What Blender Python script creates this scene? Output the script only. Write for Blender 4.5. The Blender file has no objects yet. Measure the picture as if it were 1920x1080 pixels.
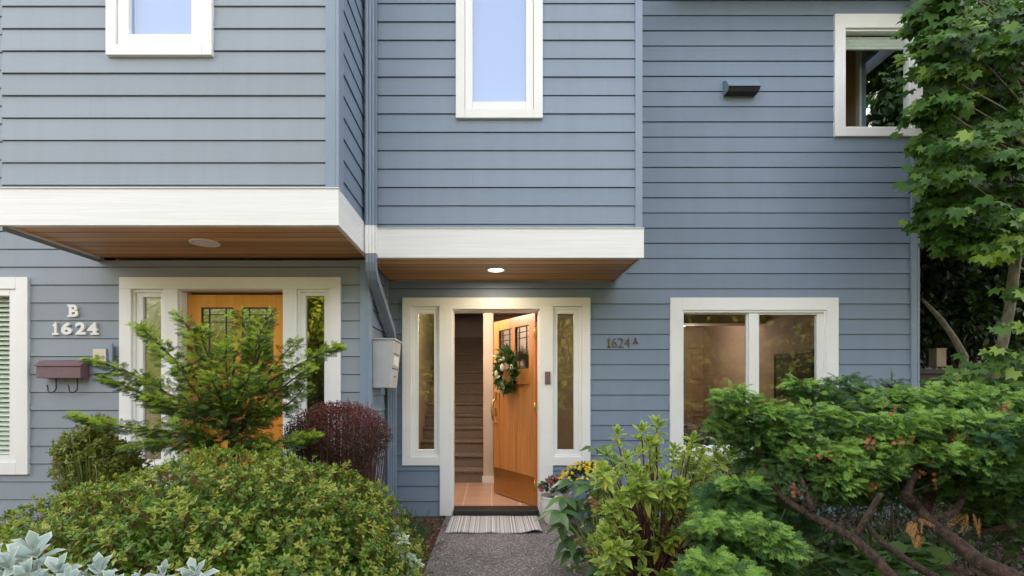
import bpy, math, random
import numpy as np
from mathutils import Vector, Matrix
R = math.radians
rng = np.random.default_rng(11)
random.seed(5)
S = bpy.context.scene
COL = S.collection

# ------------------------------------------------------------------ camera, world, sun, exposure
F = 960.0            # focal length in pixels of the 1920 wide photograph
VX, VY = 922.0, 732.0
CZ = 1.21
cd = bpy.data.cameras.new('camera'); cam = bpy.data.objects.new('camera', cd); COL.objects.link(cam)
cam.location = (0, 0, CZ); cam.rotation_euler = (R(90), 0, 0)
cd.sensor_width = 36; cd.lens = F / 1920 * 36
cd.shift_x = (960 - VX) / 1920; cd.shift_y = (VY - 540) / 1920
cd.clip_start = .05; cd.clip_end = 2000
S.camera = cam

SUN_EL, SUN_AZ = 34, -28          # the sun stands behind the house, a little to the left
w = bpy.data.worlds.new("World"); S.world = w; w.use_nodes = True
nt = w.node_tree; nt.nodes.clear()
out = nt.nodes.new('ShaderNodeOutputWorld'); bg = nt.nodes.new('ShaderNodeBackground')
sky = nt.nodes.new('ShaderNodeTexSky'); sky.sky_type = 'NISHITA'; sky.sun_disc = False
sky.sun_elevation = R(SUN_EL); sky.sun_rotation = R(SUN_AZ)
sky.air_density = 1.0; sky.dust_density = 2.5; sky.ozone_density = 1.0
tc = nt.nodes.new('ShaderNodeTexCoord'); mp = nt.nodes.new('ShaderNodeMapping'); mp.inputs['Scale'].default_value = (1, 1, 2.2)
cn = nt.nodes.new('ShaderNodeTexNoise'); cn.inputs['Scale'].default_value = 1.3; cn.inputs['Detail'].default_value = 5
cr = nt.nodes.new('ShaderNodeValToRGB')
cr.color_ramp.elements[0].position = .2; cr.color_ramp.elements[0].color = (.63, .63, .63, 1)
cr.color_ramp.elements[1].position = .8; cr.color_ramp.elements[1].color = (.77, .77, .77, 1)
mx = nt.nodes.new('ShaderNodeMixRGB'); mx.inputs[2].default_value = (10.1, 9.9, 10.0, 1)
L_ = nt.links.new
L_(tc.outputs['Generated'], mp.inputs[0]); L_(mp.outputs[0], cn.inputs['Vector']); L_(cn.outputs['Fac'], cr.inputs[0])
sz = nt.nodes.new('ShaderNodeSeparateXYZ'); L_(tc.outputs['Generated'], sz.inputs[0])
vr = nt.nodes.new('ShaderNodeMapRange'); vr.inputs['From Min'].default_value = .15; vr.inputs['From Max'].default_value = .75; vr.inputs['To Min'].default_value = 1.12; vr.inputs['To Max'].default_value = .48; L_(sz.outputs[2], vr.inputs[0])
vm_ = nt.nodes.new('ShaderNodeMath'); vm_.operation = 'MULTIPLY'; L_(cr.outputs[0], vm_.inputs[0]); L_(vr.outputs[0], vm_.inputs[1]); L_(vm_.outputs[0], mx.inputs[0]); L_(sky.outputs[0], mx.inputs[1]); L_(mx.outputs[0], bg.inputs[0]); L_(bg.outputs[0], out.inputs[0])
bg.inputs[1].default_value = .13
sd = bpy.data.lights.new('sun', 'SUN'); sd.energy = 4.0; sd.angle = R(.5); sd.color = (1, .9, .72)
sun = bpy.data.objects.new('sun', sd); COL.objects.link(sun)
# direction the light travels: from behind the house (+y) towards the camera, and to the right
sv = Vector((math.sin(R(SUN_AZ)) * math.cos(R(SUN_EL)), math.cos(R(SUN_AZ)) * math.cos(R(SUN_EL)), math.sin(R(SUN_EL))))
sun.rotation_euler = sv.to_track_quat('Z', 'Y').to_euler()
S.view_settings.view_transform = 'Standard'; S.view_settings.look = 'None'; S.view_settings.gamma = 1
S.view_settings.exposure = 1.78
S.render.engine = 'CYCLES'
S.cycles.max_bounces = 8; S.cycles.transparent_max_bounces = 12

def W(px, py, Y):                 # a point of the place seen at this pixel, at depth Y
    return Vector(((px - VX) * Y / F, Y, CZ - (py - VY) * Y / F))
def XP(px, Y): return (px - VX) * Y / F
def ZP(py, Y): return CZ - (py - VY) * Y / F

# ------------------------------------------------------------------ materials
def srgb(r, g, b):
    f = lambda c: (c / 255 / 12.92) if c / 255 <= .04045 else ((c / 255 + .055) / 1.055) ** 2.4
    return (f(r), f(g), f(b), 1)
MATS = {}
def newmat(name):
    m = bpy.data.materials.new(name); m.use_nodes = True; nt = m.node_tree; nt.nodes.clear()
    o = nt.nodes.new('ShaderNodeOutputMaterial'); b = nt.nodes.new('ShaderNodeBsdfPrincipled')
    nt.links.new(b.outputs[0], o.inputs[0]); MATS[name] = m
    return m, nt, b, o
def N(nt, t, **kw):
    n = nt.nodes.new(t)
    for k, v in kw.items():
        if k in n.inputs.keys(): n.inputs[k].default_value = v
        else: setattr(n, k, v)
    return n
def ramp(nt, stops, interp='LINEAR'):
    n = nt.nodes.new('ShaderNodeValToRGB'); n.color_ramp.interpolation = interp; e = n.color_ramp.elements
    while len(e) < len(stops): e.new(.5)
    for i, (p, c) in enumerate(stops): e[i].position = p; e[i].color = c if len(c) == 4 else (*c, 1)
    return n
def mat_noise(name, c1, c2, scale=(5, 5, 5), rough=.6, bump=.0, bscale=None, detail=5, bdist=.002, metal=0, coat=0, coords='Object'):
    m, nt, b, o = newmat(name); tc = N(nt, 'ShaderNodeTexCoord'); mp = N(nt, 'ShaderNodeMapping'); mp.inputs['Scale'].default_value = scale
    n = N(nt, 'ShaderNodeTexNoise', Scale=1.0, Detail=detail)
    nt.links.new(tc.outputs[coords], mp.inputs[0]); nt.links.new(mp.outputs[0], n.inputs['Vector'])
    r = ramp(nt, [(.3, c1), (.7, c2)]); nt.links.new(n.outputs['Fac'], r.inputs[0]); nt.links.new(r.outputs[0], b.inputs['Base Color'])
    b.inputs['Roughness'].default_value = rough; b.inputs['Metallic'].default_value = metal
    b.inputs['Coat Weight'].default_value = coat; b.inputs['Coat Roughness'].default_value = .12
    if bump:
        n2 = n
        if bscale:
            mp2 = N(nt, 'ShaderNodeMapping'); mp2.inputs['Scale'].default_value = bscale; nt.links.new(tc.outputs[coords], mp2.inputs[0])
            n2 = N(nt, 'ShaderNodeTexNoise', Scale=1.0, Detail=4); nt.links.new(mp2.outputs[0], n2.inputs['Vector'])
        bp = N(nt, 'ShaderNodeBump', Strength=bump, Distance=bdist); nt.links.new(n2.outputs['Fac'], bp.inputs['Height']); nt.links.new(bp.outputs[0], b.inputs['Normal'])
    return m
def mat_siding(name, c, phase, e, grain=(6, 6, 260)):
    m, nt, b, o = newmat(name); tc = N(nt, 'ShaderNodeTexCoord')
    sp = N(nt, 'ShaderNodeSeparateXYZ'); nt.links.new(tc.outputs['Object'], sp.inputs[0])
    a = N(nt, 'ShaderNodeMath', operation='SUBTRACT'); a.inputs[1].default_value = phase; nt.links.new(sp.outputs[2], a.inputs[0])
    d = N(nt, 'ShaderNodeMath', operation='DIVIDE'); d.inputs[1].default_value = e; nt.links.new(a.outputs[0], d.inputs[0])
    f = N(nt, 'ShaderNodeMath', operation='FLOOR'); nt.links.new(d.outputs[0], f.inputs[0])
    wn = N(nt, 'ShaderNodeTexWhiteNoise', noise_dimensions='1D'); nt.links.new(f.outputs[0], wn.inputs['W'])
    mp = N(nt, 'ShaderNodeMapping'); mp.inputs['Scale'].default_value = grain; nt.links.new(tc.outputs['Object'], mp.inputs[0])
    n = N(nt, 'ShaderNodeTexNoise', Scale=1.0, Detail=3); nt.links.new(mp.outputs[0], n.inputs['Vector'])
    n2 = N(nt, 'ShaderNodeTexNoise', Scale=1.1, Detail=3); nt.links.new(tc.outputs['Object'], n2.inputs['Vector'])
    s = N(nt, 'ShaderNodeMath', operation='MULTIPLY_ADD'); s.inputs[1].default_value = .10; s.inputs[2].default_value = .88; nt.links.new(wn.outputs[0], s.inputs[0])
    s2 = N(nt, 'ShaderNodeMath', operation='MULTIPLY_ADD'); s2.inputs[1].default_value = .10; nt.links.new(n2.outputs['Fac'], s2.inputs[0]); nt.links.new(s.outputs[0], s2.inputs[2])
    s3 = N(nt, 'ShaderNodeMath', operation='MULTIPLY_ADD'); s3.inputs[1].default_value = .07; nt.links.new(n.outputs['Fac'], s3.inputs[0]); nt.links.new(s2.outputs[0], s3.inputs[2])
    vm = N(nt, 'ShaderNodeVectorMath', operation='SCALE'); vm.inputs[0].default_value = c[:3]; nt.links.new(s3.outputs[0], vm.inputs['Scale'])
    ax = N(nt, 'ShaderNodeMath', operation='ADD'); nt.links.new(sp.outputs[0], ax.inputs[0]); nt.links.new(sp.outputs[1], ax.inputs[1])
    jx = N(nt, 'ShaderNodeMath', operation='MULTIPLY_ADD'); jx.inputs[1].default_value = .273; nt.links.new(ax.outputs[0], jx.inputs[0]); nt.links.new(wn.outputs[0], jx.inputs[2])
    fx_ = N(nt, 'ShaderNodeMath', operation='FRACT'); nt.links.new(jx.outputs[0], fx_.inputs[0])
    lt = N(nt, 'ShaderNodeMath', operation='LESS_THAN'); lt.inputs[1].default_value = .0006; nt.links.new(fx_.outputs[0], lt.inputs[0])
    mps = N(nt, 'ShaderNodeMapping'); mps.inputs['Scale'].default_value = (9, 9, .7); nt.links.new(tc.outputs['Object'], mps.inputs[0])
    ns = N(nt, 'ShaderNodeTexNoise', Scale=1.0, Detail=5, Roughness=.65); nt.links.new(mps.outputs[0], ns.inputs['Vector'])
    rs_ = ramp(nt, [(.30, (.95, .95, .94)), (.55, (1, 1, 1)), (.8, (1.02, 1.02, 1.02))]); nt.links.new(ns.outputs['Fac'], rs_.inputs[0])
    md = N(nt, 'ShaderNodeMixRGB', blend_type='MULTIPLY'); md.inputs[0].default_value = 1; nt.links.new(vm.outputs[0], md.inputs[1]); nt.links.new(rs_.outputs[0], md.inputs[2])
    mj = N(nt, 'ShaderNodeMixRGB'); mj.inputs[2].default_value = (c[0]*.8, c[1]*.8, c[2]*.8, 1); nt.links.new(lt.outputs[0], mj.inputs[0]); nt.links.new(md.outputs[0], mj.inputs[1])
    nt.links.new(mj.outputs[0], b.inputs['Base Color']); b.inputs['Roughness'].default_value = .55
    bp = N(nt, 'ShaderNodeBump', Strength=.35, Distance=.0015); nt.links.new(n.outputs['Fac'], bp.inputs['Height']); nt.links.new(bp.outputs[0], b.inputs['Normal'])
    return m
def mat_leaf(name, cols, rough=.5, trans=.25, spec=.4, tr_col=None):
    m, nt, b, o = newmat(name)
    g = N(nt, 'ShaderNodeNewGeometry'); k = len(cols)
    r = ramp(nt, [(i / (k - 1) if k > 1 else 0, c) for i, c in enumerate(cols)]); nt.links.new(g.outputs['Random Per Island'], r.inputs[0])
    nt.links.new(r.outputs[0], b.inputs['Base Color']); b.inputs['Roughness'].default_value = rough; b.inputs['Specular IOR Level'].default_value = spec
    t = N(nt, 'ShaderNodeBsdfTranslucent'); v = N(nt, 'ShaderNodeMixRGB', blend_type='MULTIPLY'); v.inputs[0].default_value = 1; v.inputs[2].default_value = tr_col or (1.5, 1.5, .6, 1)
    nt.links.new(r.outputs[0], v.inputs[1]); nt.links.new(v.outputs[0], t.inputs[0])
    mxs = N(nt, 'ShaderNodeMixShader'); mxs.inputs[0].default_value = trans
    nt.links.new(b.outputs[0], mxs.inputs[1]); nt.links.new(t.outputs[0], mxs.inputs[2]); nt.links.new(mxs.outputs[0], o.inputs[0])
    return m
def mat_wood(name, c1, c2, along='z', board=0, rough=.4, coat=.3, fine=90, across='x', gapcol=None):
    m, nt, b, o = newmat(name); tc = N(nt, 'ShaderNodeTexCoord'); mp = N(nt, 'ShaderNodeMapping')
    sc = {'x': (1.2, fine, fine), 'y': (fine, 1.2, fine), 'z': (fine, fine, 1.2)}[along]; mp.inputs['Scale'].default_value = sc
    n = N(nt, 'ShaderNodeTexNoise', Scale=1.0, Detail=6, Roughness=.6, Distortion=.3)
    nt.links.new(tc.outputs['Object'], mp.inputs[0]); nt.links.new(mp.outputs[0], n.inputs['Vector'])
    mp2 = N(nt, 'ShaderNodeMapping'); mp2.inputs['Scale'].default_value = tuple(v * .16 if v > 2 else .8 for v in sc)
    n2 = N(nt, 'ShaderNodeTexNoise', Scale=1.0, Detail=3, Distortion=.8); nt.links.new(tc.outputs['Object'], mp2.inputs[0]); nt.links.new(mp2.outputs[0], n2.inputs['Vector'])
    ad = N(nt, 'ShaderNodeMath', operation='MULTIPLY_ADD'); ad.inputs[1].default_value = .5; nt.links.new(n.outputs['Fac'], ad.inputs[0])
    hf = N(nt, 'ShaderNodeMath', operation='MULTIPLY'); hf.inputs[1].default_value = .5; nt.links.new(n2.outputs['Fac'], hf.inputs[0]); nt.links.new(hf.outputs[0], ad.inputs[2])
    r = ramp(nt, [(.32, c1), (.66, c2)]); nt.links.new(ad.outputs[0], r.inputs[0]); last = r.outputs[0]
    if board:
        sp = N(nt, 'ShaderNodeSeparateXYZ'); nt.links.new(tc.outputs['Object'], sp.inputs[0])
        d = N(nt, 'ShaderNodeMath', operation='DIVIDE'); d.inputs[1].default_value = board; nt.links.new(sp.outputs['xyz'.index(across)], d.inputs[0])
        fl = N(nt, 'ShaderNodeMath', operation='FLOOR'); nt.links.new(d.outputs[0], fl.inputs[0])
        wn = N(nt, 'ShaderNodeTexWhiteNoise', noise_dimensions='1D'); nt.links.new(fl.outputs[0], wn.inputs['W'])
        rr = ramp(nt, [(0, (.62, .60, .58)), (1, (1.25, 1.25, 1.25))]); nt.links.new(wn.outputs[0], rr.inputs[0])
        mm = N(nt, 'ShaderNodeMixRGB', blend_type='MULTIPLY'); mm.inputs[0].default_value = 1; nt.links.new(last, mm.inputs[1]); nt.links.new(rr.outputs[0], mm.inputs[2]); last = mm.outputs[0]
        fr_ = N(nt, 'ShaderNodeMath', operation='FRACT'); nt.links.new(d.outputs[0], fr_.inputs[0])
        gr = ramp(nt, [(0, (.22, .18, .16)), (.09, (.35, .3, .28)), (.15, (1, 1, 1))]); nt.links.new(fr_.outputs[0], gr.inputs[0])
        mg = N(nt, 'ShaderNodeMixRGB', blend_type='MULTIPLY'); mg.inputs[0].default_value = 1; nt.links.new(last, mg.inputs[1]); nt.links.new(gr.outputs[0], mg.inputs[2]); last = mg.outputs[0]
        # knots
        v = N(nt, 'ShaderNodeTexVoronoi', Scale=2.6); nt.links.new(tc.outputs['Object'], v.inputs['Vector'])
        kr = ramp(nt, [(.03, (.35, .25, .2)), (.075, (1, 1, 1))]); nt.links.new(v.outputs['Distance'], kr.inputs[0])
        m3 = N(nt, 'ShaderNodeMixRGB', blend_type='MULTIPLY'); m3.inputs[0].default_value = .8; nt.links.new(last, m3.inputs[1]); nt.links.new(kr.outputs[0], m3.inputs[2]); last = m3.outputs[0]
    nt.links.new(last, b.inputs['Base Color']); b.inputs['Roughness'].default_value = rough; b.inputs['Coat Weight'].default_value = coat; b.inputs['Coat Roughness'].default_value = .15
    bp = N(nt, 'ShaderNodeBump', Strength=.2, Distance=.001); nt.links.new(n.outputs['Fac'], bp.inputs['Height']); nt.links.new(bp.outputs[0], b.inputs['Normal'])
    return m
def mat_glass(name, refl=1.0, tint=(.93, .96, .95), rough=0.0, bump=0, opaque=0, bscale=60, gcol=(1, 1, 1)):
    m, nt, b, o = newmat(name); nt.nodes.remove(b)
    fr = N(nt, 'ShaderNodeFresnel', IOR=1.9); gl = N(nt, 'ShaderNodeBsdfGlossy'); gl.inputs['Roughness'].default_value = rough; gl.inputs['Color'].default_value = (*gcol, 1)
    tr = N(nt, 'ShaderNodeBsdfTransparent'); tr.inputs[0].default_value = (*tint, 1)
    mu = N(nt, 'ShaderNodeMath', operation='MULTIPLY'); mu.inputs[1].default_value = refl; mu.use_clamp = True
    ge = N(nt, 'ShaderNodeNewGeometry'); inv = N(nt, 'ShaderNodeMath', operation='SUBTRACT'); inv.inputs[0].default_value = 1; nt.links.new(ge.outputs['Backfacing'], inv.inputs[1])
    mf = N(nt, 'ShaderNodeMath', operation='MULTIPLY'); nt.links.new(inv.outputs[0], mf.inputs[0]); nt.links.new(fr.outputs[0], mf.inputs[1]); nt.links.new(mf.outputs[0], mu.inputs[0])
    mxs = N(nt, 'ShaderNodeMixShader'); nt.links.new(mu.outputs[0], mxs.inputs[0]); nt.links.new(tr.outputs[0], mxs.inputs[1]); nt.links.new(gl.outputs[0], mxs.inputs[2])
    nt.links.new(mxs.outputs[0], o.inputs[0])
    if bump:
        tc = N(nt, 'ShaderNodeTexCoord'); n = N(nt, 'ShaderNodeTexNoise', Scale=bscale, Detail=2); nt.links.new(tc.outputs['Object'], n.inputs['Vector'])
        bp = N(nt, 'ShaderNodeBump', Strength=bump, Distance=.004); nt.links.new(n.outputs['Fac'], bp.inputs['Height']); nt.links.new(bp.outputs[0], gl.inputs['Normal']); nt.links.new(bp.outputs[0], fr.inputs['Normal'])
    return m
def mat_emit(name, c, s):
    m, nt, b, o = newmat(name); b.inputs['Base Color'].default_value = (.8, .8, .8, 1); b.inputs['Emission Color'].default_value = (*c, 1); b.inputs['Emission Strength'].default_value = s; return m

E = .1524
SC = (.188, .243, .322, 1)
M_sideR = mat_siding('siding_paint', SC, ZP(569.6, 5.15), E)
M_sideL = mat_siding('siding_paint_lit_lower', (.25, .283, .325, 1), ZP(735, 4.37), E)  # stronger light on the left unit put into a paler siding colour
M_sideLB = mat_siding('siding_paint_lit_upper', (.265, .305, .35, 1), ZP(347.3, 3.50), E)  # paler still: light on the upper box put into the colour
M_sideRB = mat_siding('siding_paint_bay', (.212, .265, .34, 1), ZP(420.4, 4.25), E)
M_blue = mat_noise('blue_trim_paint', (.20, .26, .34), (.225, .285, .365), (4, 4, 4), .45)
M_white = mat_noise('white_trim_paint', (.78, .775, .75), (.84, .835, .82), (3, 3, 3), .42, .35, (8, 8, 220), bdist=.0012)
M_fascia = mat_noise('white_fascia_paint', (.75, .745, .73), (.84, .835, .82), (1.5, 1.5, 90), .45, .6, (5, 5, 200), bdist=.002)
M_vinyl = mat_noise('white_vinyl', (.80, .80, .78), (.84, .84, .82), (2, 2, 2), .3)
M_soffit = mat_wood('cedar_soffit', (.42, .19, .055), (.78, .42, .15), 'x', .118, .5, .1, 60, 'y')
M_doorR = mat_wood('fir_door', (.34, .125, .03), (.66, .28, .075), 'z', 0, .35, .5, 55)
M_doorL = mat_wood('orange_fir_door', (.62, .22, .02), (.80, .34, .04), 'z', 0, .35, .5, 45)
M_edge = mat_wood('door_edge_wood', (.48, .12, .02), (.62, .18, .03), 'z', 0, .4, .4, 45)
M_brass = mat_noise('brass', (.55, .38, .12), (.75, .52, .18), (30, 30, 30), .25, metal=1)
M_bronze = mat_noise('bronze', (.09, .06, .035), (.20, .13, .07), (60, 60, 60), .4, metal=.7)
M_kick = mat_noise('brass_kick_plate', (.48, .30, .12), (.56, .36, .15), (3, 3, 3), .2, metal=1)
M_glass = mat_glass('window_glass', .5)
M_glassdark = mat_glass('upper_window_glass', 2.1, (.80, .88, .97), gcol=(.80, .84, .93))
M_glasslow = mat_glass('clear_window_glass', .18)
M_rain = mat_glass('textured_glass', 3.6, (.6, .62, .5), .05, .55, bscale=70)
M_black = mat_noise('black_metal', (.012, .012, .012), (.03, .028, .027), (20, 20, 20), .45)
M_lead = mat_noise('lead_came', (.03, .03, .03), (.07, .07, .07), (20, 20, 20), .35, metal=.6)
M_plum = mat_noise('plum_metal', (.15, .085, .098), (.185, .105, .12), (9, 9, 9), .45)
M_grey = mat_noise('grey_sheet_metal', (.40, .41, .42), (.47, .48, .49), (6, 6, 6), .45)
M_beige = mat_noise('beige_plastic', (.62, .54, .44), (.68, .6, .5), (6, 6, 6), .4)
M_wallin = mat_noise('warm_plaster', (.56, .46, .38), (.60, .50, .42), (2, 2, 2), .8)
M_ceil = mat_noise('ceiling_paint', (.56, .46, .37), (.62, .51, .41), (2, 2, 2), .8)
M_idoor = mat_noise('interior_door_paint', (.50, .36, .28), (.54, .40, .31), (2, 2, 2), .5)
M_carpet = mat_noise('carpet', (.13, .10, .078), (.25, .195, .155), (90, 90, 90), .95, .5, bdist=.006)
M_blind = mat_noise('blind_slat', (.74, .75, .66), (.80, .80, .72), (3, 3, 3), .5)
M_shade = mat_noise('sky_tinted_shade', (.40, .47, .62), (.43, .50, .65), (1, 1, 1), .8)  # blue of the reflected sky put into the blind's colour
M_dark = mat_noise('dark_stained_wood', (.020, .012, .010), (.045, .028, .022), (8, 8, 40), .6)
M_lav = mat_siding('neighbour_siding', (.17, .155, .19, 1), 0, .18)
M_post = mat_noise('tan_wood', (.30, .23, .15), (.42, .33, .22), (20, 20, 4), .7)
M_bark = mat_noise('bark_brown', (.03, .02, .013), (.10, .065, .04), (60, 60, 12), .85, .8, bdist=.006)
M_bark2 = mat_noise('bark_grey_green', (.06, .055, .03), (.17, .15, .09), (40, 40, 14), .8, .7, bdist=.005)
M_barkr = mat_noise('bark_red', (.014, .009, .007), (.105, .058, .034), (55, 55, 20), .9, 1, (130, 130, 30), bdist=.03)
M_stem = mat_noise('stem_red_brown', (.20, .055, .03), (.32, .11, .05), (30, 30, 30), .6)
M_stemg = mat_noise('stem_green', (.20, .26, .07), (.32, .36, .12), (30, 30, 30), .5)
M_stemd = mat_noise('stem_dark', (.06, .022, .02), (.13, .05, .04), (30, 30, 30), .6)
M_potw = mat_noise('white_ceramic', (.62, .60, .56), (.70, .67, .62), (6, 6, 6), .3, coat=.4)
M_potn = mat_noise('navy_ceramic', (.012, .017, .045), (.02, .03, .07), (6, 6, 6), .25, coat=.5)
M_roof = mat_noise('roof_shingle', (.04, .04, .045), (.09, .09, .095), (30, 30, 30), .9)

# ------------------------------------------------------------------ object helpers
def link(o, parent=None):
    COL.objects.link(o)
    if parent is not None:
        o.parent = parent
        o.matrix_parent_inverse = Matrix.Translation(-parent_world(parent))
    return o
def parent_world(p):
    v = Vector((0, 0, 0))
    while p is not None:
        v = v + Vector(p.location)
        if p.parent is not None: v = v + p.matrix_parent_inverse.translation
        p = p.parent
    return v
def tag(o, label=None, cat=None, group=None, kind=None):
    if label: o['label'] = label
    if cat: o['category'] = cat
    if group: o['group'] = group
    if kind: o['kind'] = kind
    return o
def thing(name, label, cat, loc=(0, 0, 0), group=None):
    o = bpy.data.objects.new(name, None); o.empty_display_size = .1; COL.objects.link(o); o.location = loc
    return tag(o, label, cat, group)
class MB:
    def __init__(s): s.v = []; s.f = []; s.mi = []; s.sm = []
    def quad(s, a, b, c, d, mi=0, sm=False):
        n = len(s.v); s.v += [tuple(a), tuple(b), tuple(c), tuple(d)]; s.f.append((n, n+1, n+2, n+3)); s.mi.append(mi); s.sm.append(sm)
    def box(s, x0, x1, y0, y1, z0, z1, mi=0, bev=0):
        if x0 > x1: x0, x1 = x1, x0
        if y0 > y1: y0, y1 = y1, y0
        if z0 > z1: z0, z1 = z1, z0
        n = len(s.v)
        s.v += [(x0,y0,z0),(x1,y0,z0),(x1,y1,z0),(x0,y1,z0),(x0,y0,z1),(x1,y0,z1),(x1,y1,z1),(x0,y1,z1)]
        for q in ((0,3,2,1),(4,5,6,7),(0,1,5,4),(1,2,6,5),(2,3,7,6),(3,0,4,7)):
            s.f.append(tuple(n+i for i in q)); s.mi.append(mi); s.sm.append(False)
    def ring(s, x0, x1, z0, z1, wl, wr, wb, wt, y0, y1, mi=0):     # a picture-frame of four boards
        s.box(x0, x0+wl, y0, y1, z0, z1, mi); s.box(x1-wr, x1, y0, y1, z0, z1, mi)
        s.box(x0+wl, x1-wr, y0, y1, z1-wt, z1, mi); s.box(x0+wl, x1-wr, y0, y1, z0, z0+wb, mi)
    def prism(s, pts, d, mi=0, sm=False):                           # polygon pts (3D), extruded by vector d
        n = len(s.v); k = len(pts); d = Vector(d)
        s.v += [tuple(p) for p in pts] + [tuple(Vector(p) + d) for p in pts]
        s.f.append(tuple(range(n, n+k))); s.f.append(tuple(range(n+2*k-1, n+k-1, -1))); s.mi += [mi, mi]; s.sm += [False, False]
        for i in range(k):
            j = (i+1) % k; s.f.append((n+i, n+k+i, n+k+j, n+j)); s.mi.append(mi); s.sm.append(sm)
    def tube(s, pts, rad, seg=8, mi=0, cap=True, wob=0):
        pts = [Vector(p) for p in pts]; k = len(pts)
        if not hasattr(rad, '__len__'): rad = [rad] * k
        n0 = len(s.v); ref = Vector((0, 0, 1))
        for i, p in enumerate(pts):
            t = (pts[min(i+1, k-1)] - pts[max(i-1, 0)]).normalized()
            if abs(t.dot(ref)) > .95: ref = Vector((1, 0, 0))
            u = t.cross(ref).normalized(); v = u.cross(t).normalized(); ref = v if abs(v.z) > .2 else ref
            for j in range(seg):
                a = 2*math.pi*j/seg; r = rad[i] * (1 + wob * random.uniform(-1, 1))
                s.v.append(tuple(p + u*math.cos(a)*r + v*math.sin(a)*r))
        for i in range(k-1):
            for j in range(seg):
                j2 = (j+1) % seg
                s.f.append((n0+i*seg+j, n0+i*seg+j2, n0+(i+1)*seg+j2, n0+(i+1)*seg+j)); s.mi.append(mi); s.sm.append(True)
        if cap:
            s.f.append(tuple(n0+j for j in range(seg-1, -1, -1))); s.f.append(tuple(n0+(k-1)*seg+j for j in range(seg))); s.mi += [mi, mi]; s.sm += [False, False]
    def lathe(s, c, prof, seg=32, mi=0, axis='z', ex=1):
        n0 = len(s.v); c = Vector(c)
        for r, h in prof:
            for j in range(seg):
                a = 2*math.pi*j/seg
                if axis == 'z': s.v.append((c.x+r*math.cos(a), c.y+r*math.sin(a), c.z+h))
                else: s.v.append((c.x+r*math.cos(a), c.y+h, c.z+r*math.sin(a)))
        for i in range(len(prof)-1):
            for j in range(seg):
                j2 = (j+1) % seg; s.f.append((n0+i*seg+j, n0+i*seg+j2, n0+(i+1)*seg+j2, n0+(i+1)*seg+j)); s.mi.append(mi); s.sm.append(True)
        s.f.append(tuple(n0+j for j in range(seg-1, -1, -1))); s.f.append(tuple(n0+(len(prof)-1)*seg+j for j in range(seg))); s.mi += [mi, mi]; s.sm += [False, False]
    def build(s, name, mats, parent=None, bevel=0, fix=True, rot=None):
        me = bpy.data.meshes.new(name); me.from_pydata(s.v, [], s.f); me.update()
        if not isinstance(mats, (list, tuple)): mats = [mats]
        for m in mats: me.materials.append(m)
        me.polygons.foreach_set('material_index', s.mi); me.polygons.foreach_set('use_smooth', s.sm)
        if fix:
            import bmesh; bm = bmesh.new(); bm.from_mesh(me); bmesh.ops.recalc_face_normals(bm, faces=bm.faces); bm.to_mesh(me); bm.free()
        o = bpy.data.objects.new(name, me); link(o, parent)
        if bevel:
            b = o.modifiers.new('bevel', 'BEVEL'); b.width = bevel; b.segments = 2; b.limit_method = 'ANGLE'
        return o

# ------------------------------------------------------------------ siding
def siding(mb, u0, u1, z0, z1, pos, phase, openings=(), axis='front', lip=.013, gap=.006):
    def P(u, z, d):
        return (u, pos - d, z) if axis == 'front' else (pos + d, u, z)
    def free(z):
        iv = [(u0, u1)]
        for (a, b, c, d) in openings:
            if c < z < d:
                nv = []
                for (p, q) in iv:
                    if b <= p or a >= q: nv.append((p, q)); continue
                    if a > p: nv.append((p, a))
                    if b < q: nv.append((b, q))
                iv = nv
        return iv
    k = math.floor((z0 - phase) / E)
    while phase + k * E < z1:
        zb = phase + k * E; zt = zb + E; k += 1
        lipk = lip + random.uniform(-.0018, .0018)
        prof = lambda z, lip=lipk: lip + (.003 - lip) * (z - zb) / (E - gap) if z < zt - gap + 1e-6 else -.012
        cuts = sorted({max(zb, z0), min(zt - gap, z1), min(zt, z1)} | {z for o in openings for z in o[2:4] if max(zb, z0) < z < min(zt, z1)})
        for a, b in zip(cuts[:-1], cuts[1:]):
            if b - a < 1e-5: continue
            mid = (a + b) / 2; inside = mid < zt - gap
            for (p, q) in free(mid):
                if inside: mb.quad(P(p, a, prof(a)), P(q, a, prof(a)), P(q, b, prof(b) if b < zt-gap+1e-5 else .003), P(p, b, prof(b) if b < zt-gap+1e-5 else .003))
                else: mb.quad(P(p, a, -.012), P(q, a, -.012), P(q, b, -.012), P(p, b, -.012))
        for (p, q) in free(zb + 1e-4):
            if zb >= z0: mb.quad(P(p, zb, -.012), P(q, zb, -.012), P(q, zb, lipk), P(p, zb, lipk))
        for (p, q) in free(zt - gap - 1e-4):
            if zt - gap < z1: mb.quad(P(p, zt-gap, .003), P(q, zt-gap, .003), P(q, zt-gap, -.012), P(p, zt-gap, -.012))

YR, YRB, YL, YLB = 5.15, 4.25, 4.37, 3.50
XS = -1.06                        # side wall of the left unit
XE = XP(1717, YR)                 # right end of the house
GZ = -.045                        # ground outside
TOP = 7.2
# openings (x0,x1,z0,z1)
def rect(px0, px1, py0, py1, Y): return (XP(px0, Y), XP(px1, Y), ZP(py1, Y), ZP(py0, Y))
O_win = rect(1262, 1562, 566, 855, YR)
O_entR = rect(762, 1099, 566, 865, YR); O_legR = (XP(830, YR), XP(1030, YR), GZ - .1, ZP(600, YR))
O_upR = rect(1569, 1722, 37, 252, YR)
O_mid = rect(862, 1010, -230, 218, YRB)
O_upL = rect(212, 395, -300, 102, YLB)
ZLF = .04                          # floor of left unit
O_entL = rect(236, 632, 529, 883, YL); O_legL = (XP(318, YL), XP(560, YL), -.1, ZP(560, YL))
O_winL = rect(-262, 50, 529, 881, YL)

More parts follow.
